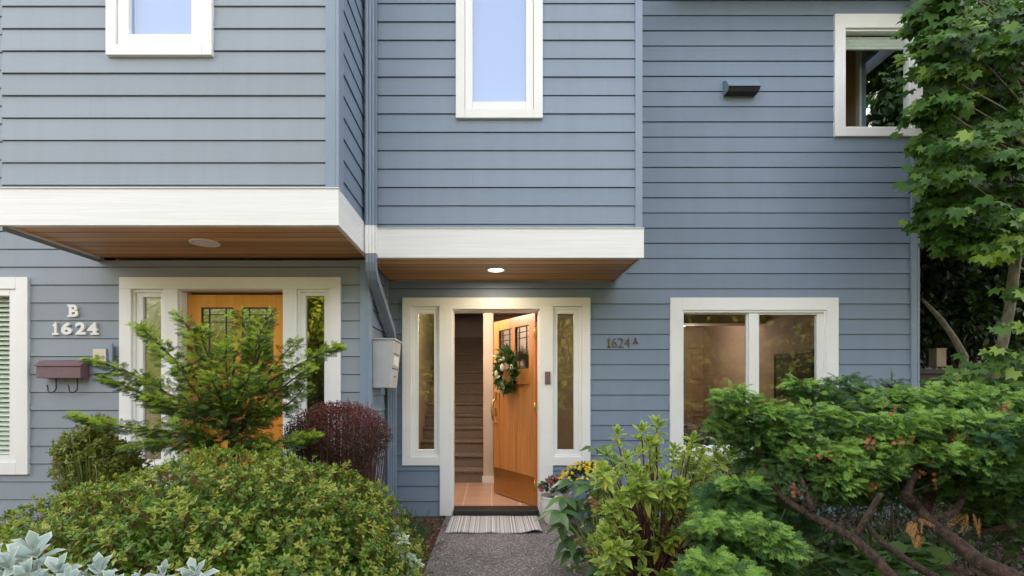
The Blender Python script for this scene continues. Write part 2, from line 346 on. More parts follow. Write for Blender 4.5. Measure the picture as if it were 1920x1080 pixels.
# ------------------------------------------------------------------ ground
g = MB(); g.quad((-60, -60, GZ-.03), (60, -60, GZ-.03), (60, 60, GZ-.03), (-60, 60, GZ-.03))
m, nt, b, o = newmat('bark_mulch'); tcn = N(nt, 'ShaderNodeTexCoord')
v = N(nt, 'ShaderNodeTexVoronoi', Scale=45); nt.links.new(tcn.outputs['Object'], v.inputs['Vector'])
r = ramp(nt, [(0, (.022, .011, .008)), (.5, (.085, .04, .025)), (.8, (.14, .075, .05)), (1, (.20, .14, .10))]); nt.links.new(v.outputs['Color'], r.inputs[0]); nt.links.new(r.outputs[0], b.inputs['Base Color'])
b.inputs['Roughness'].default_value = .9; bp = N(nt, 'ShaderNodeBump', Strength=.8, Distance=.01); nt.links.new(v.outputs['Distance'], bp.inputs['Height']); nt.links.new(bp.outputs[0], b.inputs['Normal'])
M_mulch = m
tag(g.build('ground', m), kind='structure')
m, nt, b, o = newmat('exposed_aggregate'); tcn = N(nt, 'ShaderNodeTexCoord')
v = N(nt, 'ShaderNodeTexVoronoi', Scale=110); nt.links.new(tcn.outputs['Object'], v.inputs['Vector'])
r = ramp(nt, [(0, (.05, .047, .048)), (.45, (.125, .115, .115)), (.75, (.23, .22, .215)), (1, (.58, .56, .54))]); nt.links.new(v.outputs['Color'], r.inputs[0])
n = N(nt, 'ShaderNodeTexNoise', Scale=2.2, Detail=4); nt.links.new(tcn.outputs['Object'], n.inputs['Vector'])
rr = ramp(nt, [(.3, (.72, .70, .68)), (.7, (1.12, 1.1, 1.1))]); nt.links.new(n.outputs['Fac'], rr.inputs[0])
mm = N(nt, 'ShaderNodeMixRGB', blend_type='MULTIPLY'); mm.inputs[0].default_value = 1; nt.links.new(r.outputs[0], mm.inputs[1]); nt.links.new(rr.outputs[0], mm.inputs[2]); nt.links.new(mm.outputs[0], b.inputs['Base Color'])
b.inputs['Roughness'].default_value = .7; bp = N(nt, 'ShaderNodeBump', Strength=.7, Distance=.004); nt.links.new(v.outputs['Distance'], bp.inputs['Height']); nt.links.new(bp.outputs[0], b.inputs['Normal'])
M_agg = m
p = MB()
p.prism([(-.50, -3, GZ), (.98, -3, GZ), (.98, 3.9, GZ), (1.75, 4.25, GZ), (1.75, YR-.03, GZ), (-.46, YR-.03, GZ)], (0, 0, -.06))
tag(p.build('path', m), kind='structure')
st = MB(); st.quad((-60, -30, GZ-.026), (60, -30, GZ-.026), (60, -6.5, GZ-.026), (-60, -6.5, GZ-.026))
M_lawn = mat_noise('street_strip', (.38, .34, .28), (.48, .43, .36), (3, 3, 3), .9)
tag(st.build('road', M_lawn), kind='structure')
bt = MB(); bt.box(XS+.02, -.47, YR-.35, YR-.03, GZ-.03, GZ-.005)

# ------------------------------------------------------------------ the two townhouses
house = thing('townhouse', 'blue-grey lap-sided townhouse with open wooden door, numbered 1624 A', 'house', ((XS+XE)/2, YR+2, 0))
houseB = thing('townhouse', 'blue-grey lap-sided townhouse on the left with closed orange door, numbered B 1624', 'house', (-3.3, YL+2, 0))
# walls
mb = MB(); siding(mb, XS, XE-.06, GZ-.02, TOP, YR, ZP(569.6, YR), [O_win, O_entR, O_legR, (O_upR[0], XE, O_upR[2], O_upR[3]), (XS, 1.2, ZP(528, YR), TOP)])
mb.build('wall', M_sideR, house, fix=False)
mb = MB(); siding(mb, XP(711, YRB)-.12, XP(1190, YRB), ZP(431, YRB), TOP, YRB, ZP(420.4, YRB), [O_mid])
# right cheek of the bay
mb.quad((1.222, YRB-.005, 2.3), (1.222, YR-.001, 2.3), (1.222, YR-.001, TOP), (1.222, YRB-.005, TOP))
mb.build('bay_wall', M_sideRB, house, fix=False)
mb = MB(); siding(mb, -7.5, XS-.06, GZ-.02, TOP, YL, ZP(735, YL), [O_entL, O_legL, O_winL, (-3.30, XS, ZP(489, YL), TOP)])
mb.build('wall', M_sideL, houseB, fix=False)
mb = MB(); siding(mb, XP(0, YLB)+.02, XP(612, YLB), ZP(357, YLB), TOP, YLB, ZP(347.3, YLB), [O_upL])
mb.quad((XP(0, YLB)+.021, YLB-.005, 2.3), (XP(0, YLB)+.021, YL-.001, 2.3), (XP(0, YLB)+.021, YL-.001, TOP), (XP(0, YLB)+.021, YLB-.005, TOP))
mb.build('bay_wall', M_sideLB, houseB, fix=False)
mb = MB(); siding(mb, YL+.05, YR, GZ-.02, TOP, XS, ZP(569.6, YR), axis='side', openings=[])
siding(mb, YLB+.05, YL+.05, ZP(357, YLB), TOP, XS, ZP(569.6, YR), axis='side')
mb.build('side_wall', M_sideR, houseB, fix=False)
# corner boards
mb = MB(); mb.box(XP(1190, YRB), 1.225, YRB-.022, YRB+.01, ZP(431, YRB), TOP); mb.box(1.223, 1.245, YRB-.0215, YRB+.08, ZP(431, YRB), TOP)
mb.box(XE-.06, XE+.0, YR-.022, YR+.02, GZ, ZP(256, YR)); mb.box(XE-.06, XE, YR-.022, YR+.02, ZP(32, YR), TOP); mb.box(XE+.001, XE+.022, YR-.024, YR+.09, GZ, TOP)
mb.build('corner_board', M_blue, house, .002)
mb = MB(); mb.box(XP(612, YLB), XS, YLB-.022, YLB+.02, ZP(357, YLB), TOP); mb.box(XS+.001, XS+.022, YLB-.024, YLB+.09, ZP(357, YLB), TOP)
mb.box(XS-.06, XS, YL-.022, YL+.02, GZ, ZP(489, YL)); mb.box(XS+.001, XS+.022, YL-.024, YL+.09, GZ, ZP(489, YL))
mb.box(XS+.001, XS+.024, YR-.10, YR-.004, GZ, TOP)
mb.build('corner_board', M_blue, houseB, .002)
# shells so that daylight does not leak
mb = MB()
mb.box(XE-.11, XE-.06, YR+.13, 12, -.05, O_upR[2]+.02); mb.box(XE-.11, XE-.06, YR+.13, 12, O_upR[3]-.05, TOP); mb.box(XE-.11, XE-.06, YR+.60, 12, O_upR[2]+.02, O_upR[3]-.05); mb.box(-7.5, XE, 12, 12.1, -.05, TOP); mb.box(XS-.2, XS-.05, YL+.15, 12, -.05, TOP)
mb.build('side_shell', M_sideR, house)
mb = MB(); mb.box(-7.6, -7.5, YL, 12, -.05, TOP); mb.build('side_shell', M_sideL, houseB)
mb = MB(); mb.box(-8, XS, YLB-.4, 12.3, TOP, TOP+.12); mb.prism([(-8, YLB-.4, TOP+.12), (-8, 12.3, TOP+.12), (-8, 8, TOP+1.1)], (8+XS, 0, 0)); mb.build('roof', M_roof, houseB)
mb = MB(); mb.box(XS+.003, XE+.4, YR-1.2, 12.3, TOP, TOP+.12); mb.prism([(XS+.003, YR-1.2, TOP+.12), (XS+.003, 12.3, TOP+.12), (XS+.003, 8, TOP+1.1)], (XE+.4-XS, 0, 0)); mb.build('roof', M_roof, house)
mb = MB(); mb.box(XP(1255, YR), XE+.3, YR-.5, YR-.02, 5.235, 5.36); mb.build('eave', M_blue, house, .004)
# fascias
zt, zb_ = ZP(357, YLB), ZP(425, YLB)
mb = MB(); mb.box(XP(0, YLB), XS+.022, YLB-.03, YLB+.02, zb_, zt); mb.box(XS-.01, XS+.0225, YLB+.02, YL+.10, zb_, zt+.001); mb.box(XP(0, YLB), XP(0, YLB)+.04, YLB+.02, YL-.02, zb_, zt)
mb.box(XP(0, YLB)-.004, XS+.030, YLB-.038, YLB-.002, zt, zt+.006)
mb.build('fascia', M_fascia, houseB, .002)
mb = MB(); mb.box(XP(0, YLB)+.03, XS-.01, YLB+.02, YL-.003, zb_+.012, zb_+.03); mb.build('soffit', M_soffit, houseB)
zt2, zb2 = ZP(431, YRB), ZP(485, YRB)
mb = MB(); mb.box(XP(709, YRB), 1.255, YRB-.03, YRB+.02, zb2, zt2); mb.box(1.225, 1.2545, YRB+.02, YR-.017, zb2, zt2)
mb.box(XP(709, YRB), 1.261, YRB-.038, YRB-.002, zt2, zt2+.006)
mb.build('fascia', M_fascia, house, .002)
mb = MB(); mb.box(XS+.03, 1.225, YRB+.02, YR-.017, zb2+.012, zb2+.03); mb.box(XS+.03, XP(709, YRB)-.002, YRB, YRB+.02, zb2+.012, TOP); mb.build('soffit', M_soffit, house)

# ------------------------------------------------------------------ windows
def pane(x0, x1, z0, z1, y, mat, parent, name='pane'):
    mb = MB(); mb.box(x0, x1, y, y+.006, z0, z1); return mb.build(name, mat, parent)
# right lower slider window
mb = MB(); x0, x1, z0, z1 = rect(1255, 1569, 559, 863, YR)
mb.ring(x0, x1, z0, z1, .115, .115, .10, .125, YR-.03, YR+.0)
win = mb.build('window', M_white, house, .003)
ix0, ix1, iz0, iz1 = x0+.115, x1-.115, z0+.10, z1-.125
mb = MB(); mb.ring(ix0, ix1, iz0, iz1, .022, .022, .03, .022, YR-.018, YR+.10)
xm = XP(1412, YR); mb.box(xm-.045, xm+.045, YR-.006, YR+.06, iz0+.03, iz1-.022)
mb.ring(ix0+.022, xm-.045, iz0+.03, iz1-.022, .012, .012, .02, .012, YR+.02, YR+.05)
mb.ring(xm+.045, ix1-.022, iz0+.03, iz1-.022, .018, .06, .03, .018, YR+.004, YR+.05)
mb.build('frame', M_vinyl, win, .002)
pane(ix0+.034, xm-.057, iz0+.05, iz1-.034, YR+.034, M_glass, win); pane(xm+.063, ix1-.082, iz0+.06, iz1-.04, YR+.018, M_glass, win)
# upper right corner window
mb = MB(); x0, x1, z0, z1 = rect(1562, 1720, 30, 258, YR)
mb.ring(x0, XE+.024, z0, z1, .105, .09, .085, .14, YR-.034, YR+0); mb.box(XE+.024, XE+.044, YR-.03, YR+1.0, z0, z0+.085); mb.box(XE+.024, XE+.044, YR-.03, YR+1.0, z1-.14, z1)
mb.box(XE+.024, XE+.044, YR-.0335, YR+.09, z0+.085, z1-.14)
win2 = mb.build('window', M_white, house, .003)
mb = MB(); mb.ring(x0+.105, XE-.066, z0+.085, z1-.14, .012, .012, .02, .02, YR-.012, YR+.06); mb.build('frame', M_vinyl, win2, .002)
pane(x0+.117, XE-.078, z0+.105, z1-.16, YR+.02, M_glasslow, win2)
mb = MB()
for i in range(9): mb.box(x0+.12, XE-.08, YR+.05, YR+.075, z1-.18-i*.014-.008, z1-.18-i*.014)
mb.build('blind', M_blind, win2)
# upper middle and upper left windows
def casement(px0, px1, py0, py1, Y, gl, parent, cw, sw):
    x0, x1, z0, z1 = rect(px0, px1, py0, py1, Y)
    mb = MB(); mb.ring(x0, x1, z0, z1, cw, cw, cw*1.02, cw, Y-.036, Y+.0); wn = mb.build('window', M_white, parent, .003)
    a = cw; mb = MB(); mb.ring(x0+a+.002, x1-a-.002, z0+a+.006, z1-a, sw, sw, sw, sw, Y-.022, Y+.05); mb.build('frame', M_vinyl, wn, .004)
    pane(x0+a+sw, x1-a-sw, z0+a+sw, z1-a-sw, Y+.01, gl, wn)
    mb = MB(); mb.box(x0+a+sw-.03, x1-a-sw+.03, Y+.06, Y+.064, z0+a+sw-.12, z1-a-sw+.05); mb.build('shade', M_shade, wn)
    mb = MB(); mb.ring(x0+cw*.5, x1-cw*.5, z0+cw*.5, z1-cw*.5, .05, .05, .05, .05, Y+.051, Y+.15); mb.build('reveal', M_white, wn)
    return wn
casement(855, 1017, -240, 225, YRB, M_glassdark, house, .074, .062)
casement(205, 402, -310, 109, YLB, M_glassdark, houseB, .068, .076)
# left unit lower window with blinds
mb = MB(); x0, x1, z0, z1 = rect(-270, 58, 521, 889, YL)
mb.ring(x0, x1, z0, z1, .10, .10, .105, .10, YL-.034, YL+.0); wl = mb.build('window', M_white, houseB, .003)
mb = MB(); mb.ring(x0+.10, x1-.10, z0+.105, z1-.10, .065, .065, .055, .055, YL-.02, YL+.06); mb.build('frame', M_vinyl, wl, .003)
pane(x0+.165, x1-.165, z0+.16, z1-.155, YL+.012, M_glasslow, wl)
mb = MB(); z = z0+.165
while z < z1-.16:
    mb.prism([(x0+.17, YL+.040, z), (x0+.17, YL+.075, z+.030), (x0+.17, YL+.076, z+.033), (x0+.17, YL+.041, z+.003)], (x1-x0-.34, 0, 0)); z += .041
mb.build('blind', M_blind, wl)
mb = MB(); mb.box(x0-.3, x1+.3, YL+.5, YL+.52, .1, 2.3); mb.box(x0-.3, x1+.3, YL+.16, YL+.5, 2.28, 2.3); mb.build('room_wall', M_wallin, houseB)

# ------------------------------------------------------------------ entrances
def sidelight(x0, x1, z0, z1, Y, parent, gx0, gx1, gz0, gz1, gmat):
    mb = MB(); t = .026
    mb.ring(x0, x1, z0, z1, t, t, t, t, Y-.012, Y+.07)
    mb.ring(x0+t, x1-t, z0+t, z1-t, gx0-x0-t, x1-t-gx1, gz0-z0-t, z1-t-gz1, Y-.002, Y+.05)
    s = mb.build('sidelight', M_white, parent, .003)
    pane(gx0, gx1, gz0, gz1, Y+.022, gmat, s)
    return s
def entrance(parent, Y, px, zfl, gl, gr, headpy, toppy, botpy, sl, sr, legbot):
    # px: outer left, sash left, sash left end, door left, door right, sash right start, sash right end, outer right, leg left, leg right
    X = [XP(p, Y) for p in px]; zt = ZP(toppy, Y); zh = ZP(headpy, Y); zb = ZP(botpy, Y); zs0, zs1 = ZP(sl[1], Y), ZP(sl[0], Y)
    y0, y1 = Y-.032, Y+.0; mb = MB()
    mb.box(X[0], X[7], y0, y1, zs1, zt)
    mb.box(X[0], X[1], y0, y1, zb, zs1); mb.box(X[6], X[7], y0, y1, zb, zs1)
    mb.box(X[1], X[2], y0, y1, zb, zs0); mb.box(X[5], X[6], y0, y1, zb, zs0)
    mb.box(X[2], X[3], y0, y1, zb, zs1); mb.box(X[4], X[5], y0, y1, zb, zs1)
    mb.box(X[8], X[3], y0, y1, legbot, zb); mb.box(X[4], X[9], y0, y1, legbot, zb)
    if zh < zs1: mb.box(X[3], X[4], y0+.0004, y1, zh, zs1)
    # jambs and head, inside the opening
    mb.box(X[3]-.03, X[3]+.012, y1, Y+.16, legbot, zh); mb.box(X[4]-.012, X[4]+.03, y1, Y+.16, legbot, zh); mb.box(X[3]+.012, X[4]-.012, y1, Y+.16, zh-.015, zh+.04)
    c = mb.build('door_casing', M_white, parent, .003)
    sidelight(X[1], X[2], zs0, zs1, Y, parent, XP(gl[0], Y), XP(gl[1], Y), ZP(gl[3], Y), ZP(gl[2], Y), sr[0])
    sidelight(X[5], X[6], zs0, zs1, Y, parent, XP(gr[0], Y), XP(gr[1], Y), ZP(gr[3], Y), ZP(gr[2], Y), sr[1])
    return c
M_glassS = mat_glass('sidelight_glass', .9, (.85, .86, .82))
M_glassSL = mat_glass('left_sidelight_glass', 2.6, (.7, .72, .65))
entrance(house, YR, [755, 772, 824, 848, 1012, 1036, 1090, 1106, 825, 1036], 0, (784, 814, 588, 843), (1045, 1076, 588, 843), 580, 559, 872, (575, 856), (M_glassS, M_glassS), GZ)
entrance(houseB, YL, [228, 250, 311, 337, 533, 558, 621, 640, 312, 558], ZLF, (268, 302, 557, 862), (573, 608, 555, 862), 541, 521, 893, (543, 872), (M_rain, M_glassSL), GZ)

# doors
def make_door(parent, w, h, wood, edge, glass, hinge_right=True, kick=True):
    """door in its own frame: x from 0 (hinge) to -w (free edge), front towards -y, thickness .045"""
    e = bpy.data.objects.new('door', None); e.empty_display_size = .1; COL.objects.link(e); return e
def door_mesh(w, h, lit):
    mb = MB(); T = .045; st = .115
    zt0, zt1 = h*.715, h*.945   # lites
    mb.box(-st, 0, 0, T, 0, h); mb.box(-w, -w+st, 0, T, 0, h)
    mb.box(-w+st, -st, 0, T, h*.945, h); mb.box(-w+st, -st, 0, T, h*.635, zt0); mb.box(-w+st, -st, 0, T, 0, .17)
    mid = -w/2; mb.box(mid-.035, mid+.035, 0, T, zt0, zt1); mb.box(mid-.035, mid+.035, 0, T, .17, h*.635)
    for a, b in ((-w+st, mid-.035), (mid+.035, -st)):
        n = 3; dw = (b-a)/n
        for i in range(n): mb.box(a+i*dw+.0015, a+(i+1)*dw-.0015, .010, T-.010, .17, h*.635)
        mb.box(a, b, .0125, T-.0125, .17, h*.635)
    # dentil shelf under the lites
    mb.box(-w+st-.01, -st+.01, -.014, 0, h*.635-.004, h*.635+.006)
    return mb, (zt0, zt1, st, mid)
def add_door(parent, w, h, loc, rz, wood, edgemat, glassmat, kick, handle_brass, open_=False):
    mb, (zt0, zt1, st, mid) = door_mesh(w, h, True)
    # the hinge edge shows in a redder wood
    mb.box(0.0002, .004, .001, .044, .001, h-.001, 1)
    d = mb.build('door', [wood, edgemat], None, .0015); COL.objects.unlink(d); COL.objects.link(d)
    d.parent = parent; d.location = Vector(loc) - parent_world(parent); d.rotation_euler = (0, 0, rz)
    def sub(mb, name, m, bev=0):
        o = mb.build(name, m, None, bev); o.parent = d; return o
    for a, b in ((-w+st, mid-.035), (mid+.035, -st)):
        g_ = MB(); g_.box(a, b, .020, .025, zt0, zt1); sub(g_, 'pane', glassmat)
        l_ = MB(); ww = b-a; hh = zt1-zt0
        l_.ring(a, b, zt0, zt1, .008, .008, .008, .008, .012, .018)
        l_.box(a+ww*.22, a+ww*.22+.006, .0125, .0175, zt0+.008, zt1-.008); l_.box(a+ww*.74, a+ww*.74+.006, .0125, .0175, zt0+.008, zt1-.008)
        for fz in (.18, .72, .86): l_.box(a+.008, b-.008, .012, .018, zt0+hh*fz, zt0+hh*fz+.006)
        sub(l_, 'glazing_bar', M_lead)
    if kick:
        k_ = MB(); k_.box(-w+.012, -.012, -.003, -.0002, .015, .30); sub(k_, 'kick_plate', M_kick)
    h_ = MB(); hx = -w+.055
    h_.box(hx-.022, hx+.022, -.008, -.0002, .90, 1.0); h_.box(hx-.02, hx+.02, -.008, -.0002, 1.10, 1.18)
    h_.tube([(hx, -.008, .82), (hx, -.05, .86), (hx, -.062, .97), (hx, -.05, 1.06), (hx, -.008, 1.10)], [.009, .011, .012, .010, .008], 8)
    h_.lathe((hx, -.008, .82), [(.02, .008), (.022, -.002), (.012, -.01)], 12, axis='y')
    sub(h_, 'handle', M_brass, .001)
    if open_:
        for z in (.22, 1.02, 1.80):
            h2 = MB(); h2.box(.0045, .008, .004, .034, z-.05, z+.05); h2.tube([(.008, -.008, z-.055), (.008, -.008, z+.055)], .008, 8)
            for q in (-.032, 0, .032): h2.tube([(.006, .012 + (abs(q) > 0)*.010, z+q), (.0105, .012 + (abs(q) > 0)*.010, z+q)], .004, 6)
            sub(h2, 'hinge', M_brass)
    return d
HX, HY = XP(1003, 5.29), 5.29
doorA = add_door(house, .855, 2.0, (HX, HY, .012), -R(60.5), M_doorR, M_edge, M_rain, True, True, True)
wL = XP(533, YL) - XP(337, YL) - .03
doorB = add_door(houseB, wL, ZP(548, YL)-ZLF-.005, (XP(533, YL)-.013, YL+.085, ZLF), 0, M_doorL, M_doorL, M_rain, False, True)
mb = MB(); mb.box(XP(848, YR)+.012, XP(1012, YR)-.012, YR-.05, YR+.17, GZ, .012); mb.build('threshold', M_black, house, .003)
mb = MB(); mb.box(XP(337, YL)+.012, XP(533, YL)-.012, YL-.05, YL+.17, GZ, ZLF-.003); mb.build('threshold', M_black, houseB, .003)
# dark space behind the left unit door
mb = MB(); x0, x1 = XP(228, YL), XP(640, YL); mb.box(x0-.1, x1+.06, YL+1.2, YL+1.22, 0, 2.4); mb.box(x0-.12, x0-.1, YL+.1, YL+1.2, 0, 2.4); mb.box(x1+.06, x1+.08, YL+.18, YL+1.2, 0, 2.4); mb.box(x0-.1, x1+.06, YL+.06, YL+1.2, 2.4, 2.42); mb.box(x0-.1, x1+.06, YL+.17, YL+1.2, -.02, 0.02)
mb.build('hall_wall', M_wallin, houseB)

# ------------------------------------------------------------------ hall and stairs
m, nt, b, o = newmat('terracotta_tile'); tcn = N(nt, 'ShaderNodeTexCoord'); br = nt.nodes.new('ShaderNodeTexBrick')
br.offset = 0; br.inputs['Scale'].default_value = 1; br.inputs['Brick Width'].default_value = .305; br.inputs['Row Height'].default_value = .305; br.inputs['Mortar Size'].default_value = .006
br.inputs['Color1'].default_value = (.50, .30, .21, 1); br.inputs['Color2'].default_value = (.56, .34, .24, 1); br.inputs['Mortar'].default_value = (.72, .60, .50, 1)
nt.links.new(tcn.outputs['Object'], br.inputs['Vector']); nt.links.new(br.outputs['Color'], b.inputs['Base Color']); b.inputs['Roughness'].default_value = .28; M_tile = m
mb = MB(); mb.box(-1.0, 1.40, YR+.05, 9.0, -.06, 0.0); mb.build('hall_floor', M_tile, house)
mb = MB()
mb.box(-1.05, -1.0, YR+.05, 11, 0, 4.6)                  # left wall
mb.box(1.35, 1.40, YR+.05, 9, 0, 2.44)                   # right wall
mb.box(.02, 1.35, 8.4, 8.45, 0, 2.44)                    # back of hall
mb.box(-.11, .02, 6.71, 9.9, 0, 2.44)                    # wall beside the stair
mb.box(-1.0, -.11, 10.9, 10.95, 2.2, 4.6)                # landing wall
mb.box(-.11, -.06, 8.2, 10.95, 2.44, 4.6)
mb.box(-1.0, .02, YR+.012, YR+.05, 2.12, 2.44); mb.box(.02, 1.35, YR+.012, YR+.05, 2.12, 2.44)
mb.build('hall_wall', M_wallin, house)
mb = MB(); mb.box(-1.0, 1.35, YR+.05, 8.2, 2.44, 2.6); mb.build('hall_ceiling', M_ceil, house); mb = MB(); mb.box(-1.0, -.11, 8.2, 10.95, 4.6, 4.65); mb.build('landing_ceiling', M_ceil, house); mb = MB(); mb.box(-.11, 1.35, 8.2, 9.0, 2.445, 2.6); mb.build('hall_ceiling', M_ceil, house)
mb = MB()
for k in range(1, 14):
    y0 = 6.71 + (k-1)*.244
    mb.box(-1.0, -.112, y0, 10.9, (k-1)*.17 + (.0005), k*.17)
    mb.box(-1.0, -.112, y0-.025, y0, k*.17-.035, k*.17-.0005)
mb.build('staircase', M_carpet, house, .006)
mb = MB(); mb.box(-.125, .035, 6.69, 6.71, 0.0, .09); mb.box(.02, .034, 6.71, 8.4, 0, .09); mb.box(.034, 1.35, 8.386, 8.4, 0, .09); mb.build('skirting_board', M_white, house, .003)

M_panel = mat_wood('pine_panelling', (.52, .33, .18), (.68, .46, .27), 'z', 0, .6, 0, 30)
M_room = mat_noise('rose_brown_plaster', (.47, .35, .30), (.52, .39, .34), (2, 2, 2), .8)
# ------------------------------------------------------------------ room behind the right window
mb = MB(); LX0, LX1, LB = 1.45, 4.12, 10.0
mb.box(LX0-.05, LX0, YR+.1, LB, 0, 2.44); mb.box(LX1, LX1+.03, YR+.13, LB, 0, 2.44); mb.box(LX0, LX1, LB, LB+.05, 0, 2.44)
mb.box(LX0, LX1, YR+.101, YR+.14, 0, O_win[2]+.02); mb.box(LX0, LX1, YR+.101, YR+.14, O_win[3]-.02, 2.44)
mb.build('room_wall', M_room, house)
mb = MB(); mb.box(LX0, LX1, YR+.1, LB, 2.44, 2.5); mb.box(LX0, LX1, 7.7, 8.0, 2.22, 2.44); mb.build('room_ceiling', M_ceil, house)
mb = MB(); mb.box(LX0, LX1, YR+.1, LB, -.05, 0.0); mb.build('room_floor', M_carpet, house)
# panelled interior door
mb = MB(); dx0, dx1 = XP(1288, LB), XP(1362, LB)
mb.ring(dx0-.07, dx1+.07, 0, 2.10, .065, .065, .001, .065, LB-.06, LB)
mb.box(dx0, dx1, LB-.02, LB, 0, 2.03)
for (a, b_) in ((.10, .72), (.80, 1.35), (1.43, 1.93)):
    for s in (0, 1):
        xx = dx0 + .08 + s * ((dx1-dx0-.08)/2); mb.ring(xx, xx+(dx1-dx0-.24)/2, a, b_, .012, .012, .012, .012, LB-.045, LB-.02)
mb.lathe((dx1-.06, LB-.06, .98), [(.02, .04), (.028, .02), (.024, 0), (.01, -.004)], 12, axis='y')
mb.build('interior_door', M_idoor, house, .002)
# upstairs room behind the corner window
zf = 3.2
mb = MB(); UX0 = 2.5; mb.box(UX0-.05, UX0, YR+.1, 6.5, zf, 5.3); mb.box(UX0, XE-.11, 6.5, 6.55, zf, 5.3); mb.box(UX0, XE-.11, YR+.1, 8.5, zf-.05, zf); mb.box(UX0, XE-.11, YR+.1, 8.5, 5.28, 5.33)
mb.box(UX0, O_upR[0], YR+.10, YR+.13, zf, 5.28); mb.build('room_wall', M_wallin, house)
mb = MB(); mb.box(XE-.125, XE-.1105, YR+.66, 6.5, zf, 5.26); mb.box(UX0+.001, XE-.126, 6.485, 6.499, zf, 5.26); mb.build('room_panel', M_panel, house); mb = MB(); mb.box(XE-.135, XE-.1105, YR+.60, YR+.66, zf, 5.26); mb.build('window_post', M_white, house)
mb = MB(); mb.box(UX0, XE-.11, YR+.1, 6.5, 5.262, 5.279); mb.build('wood_ceiling', M_soffit, house)
M_beam = mat_wood('ceiling_beam_wood', (.45, .25, .11), (.62, .38, .19), 'y', 0, .6, 0, 30)
mb = MB()
for bx in (2.75, 3.35, 3.75): mb.prism([(bx, YR+.15, 5.0), (bx+.12, YR+.15, 5.0), (bx+.12, YR+.15, 5.27), (bx, YR+.15, 5.27)], (.25, 1.15, 0))
mb.build('ceiling_beam', M_beam, house)

def point(name, loc, e, col, rad=.06, parent=None):
    l = bpy.data.lights.new(name, 'POINT'); l.energy = e; l.color = col; l.shadow_soft_size = rad
    o = bpy.data.objects.new(name, l); link(o, parent); o.location = Vector(loc) - (parent_world(parent) if parent else Vector()); 
    if parent: o.matrix_parent_inverse = Matrix()
    return o
def area(name, loc, e, col, size, parent):
    l = bpy.data.lights.new(name, 'AREA'); l.shape = 'DISK'; l.size = size; l.energy = e; l.color = col
    o = bpy.data.objects.new(name, l); COL.objects.link(o); o.parent = parent; o.location = Vector(loc) - parent_world(parent); return o

# recessed lights
def recessed(loc, lit, label, r=.115):
    t = thing('recessed_light', label, 'ceiling light', loc, 'recessed lights in the wooden soffits')
    mb = MB(); n = 40; x, y, z = loc
    mb.lathe((x, y, z), [(r, .0), (r, -.006), (r*.82, -.008), (r*.76, .002), (r*.70, .03)], n); 
    mb.f.pop(); mb.f.pop(); mb.mi = mb.mi[:-2]; mb.sm = mb.sm[:-2]
    mb.build('trim_ring', M_vinyl, t)
    mb = MB(); mb.lathe((x, y, z), [(r*.74, -.002), (r*.6, -.004), (r*.1, -.005)], n); mb.build('lens', mat_emit('lamp_lens_lit' if lit else 'lamp_lens', (1, .83, .6), 5 if lit else 0), t)
    return t
recessed(tuple(W(384, 458, 3.92)[:2]) + (zb_+.012,), False, 'unlit round recessed light in the wooden soffit over the left orange door', .108)
rl = recessed(tuple(W(930, 509, 4.69)[:2]) + (zb2+.012,), True, 'glowing round recessed light in the wooden soffit above the open door', .09)
area('soffit_lamp', (rl.location.x, rl.location.y, zb2-.002), 2.2, (1, .82, .6), .12, rl)
# lit room lamp, and an unseen lamp added to fill the hall
lm = thing('ceiling_lamp', 'small bright ceiling lamp glowing inside the room behind the large right window', 'ceiling lamp', (3.2, 8.5, 2.44))
mb = MB(); mb.lathe((3.2, 8.5, 2.44), [(.07, 0), (.075, -.02), (.03, -.03)], 20); mb.build('base', M_brass, lm)
mb = MB(); mb.lathe((3.2, 8.5, 2.41), [(.03, 0), (.06, -.03), (.07, -.07), (.05, -.11), (.01, -.13)], 20); mb.build('lamp_globe', mat_emit('lamp_globe_lit', (1, .85, .62), 12), lm)
point('room_light', (3.2, 8.3, 2.15), 4.2, (1, .78, .62), .08, lm)
hl = thing('ceiling_lamp', 'unseen lamp added inside the entry hall to light the stairs, tiles and open door', 'ceiling lamp', (-.42, 5.95, 2.44))
mb = MB(); mb.lathe((-.42, 5.95, 2.44), [(.14, 0), (.14, -.03), (.10, -.07), (.02, -.085)], 24); mb.build('lamp_shade', mat_emit('hall_fill_lamp_lit', (1, .85, .62), 3), hl)
point('hall_fill_light', (-.42, 5.95, 2.26), 14, (1, .84, .68), .12, hl)

# framed picture on the right wall of the room
pf = thing('framed_picture', 'dark framed picture hanging on the room wall seen through the right window', 'picture', (LX1-.02, 6.97, .97))
mb = MB()
for (a, b_, c, d) in ((6.52, 7.42, .97, 1.0), (6.52, 7.42, 1.70, 1.73), (6.52, 6.55, 1.0, 1.70), (7.39, 7.42, 1.0, 1.70)): mb.box(LX1-.035, LX1-.001, a, b_, c, d)
mb.build('frame', M_black, pf, .002)
m, nt, b, o = newmat('misty_landscape_print'); tcn = N(nt, 'ShaderNodeTexCoord'); sp = N(nt, 'ShaderNodeSeparateXYZ'); nt.links.new(tcn.outputs['Object'], sp.inputs[0])
nn = N(nt, 'ShaderNodeTexNoise', Scale=18, Detail=4); nt.links.new(tcn.outputs['Object'], nn.inputs['Vector'])
ma = N(nt, 'ShaderNodeMath', operation='MULTIPLY_ADD'); ma.inputs[1].default_value = .10; nt.links.new(nn.outputs['Fac'], ma.inputs[0]); nt.links.new(sp.outputs[2], ma.inputs[2])
r = ramp(nt, [(.0, (.30, .27, .22)), (.62, (.33, .29, .24)), (.65, (.03, .04, .035)), (.70, (.05, .065, .06)), (.73, (.12, .145, .135)), (1, (.10, .125, .115))])
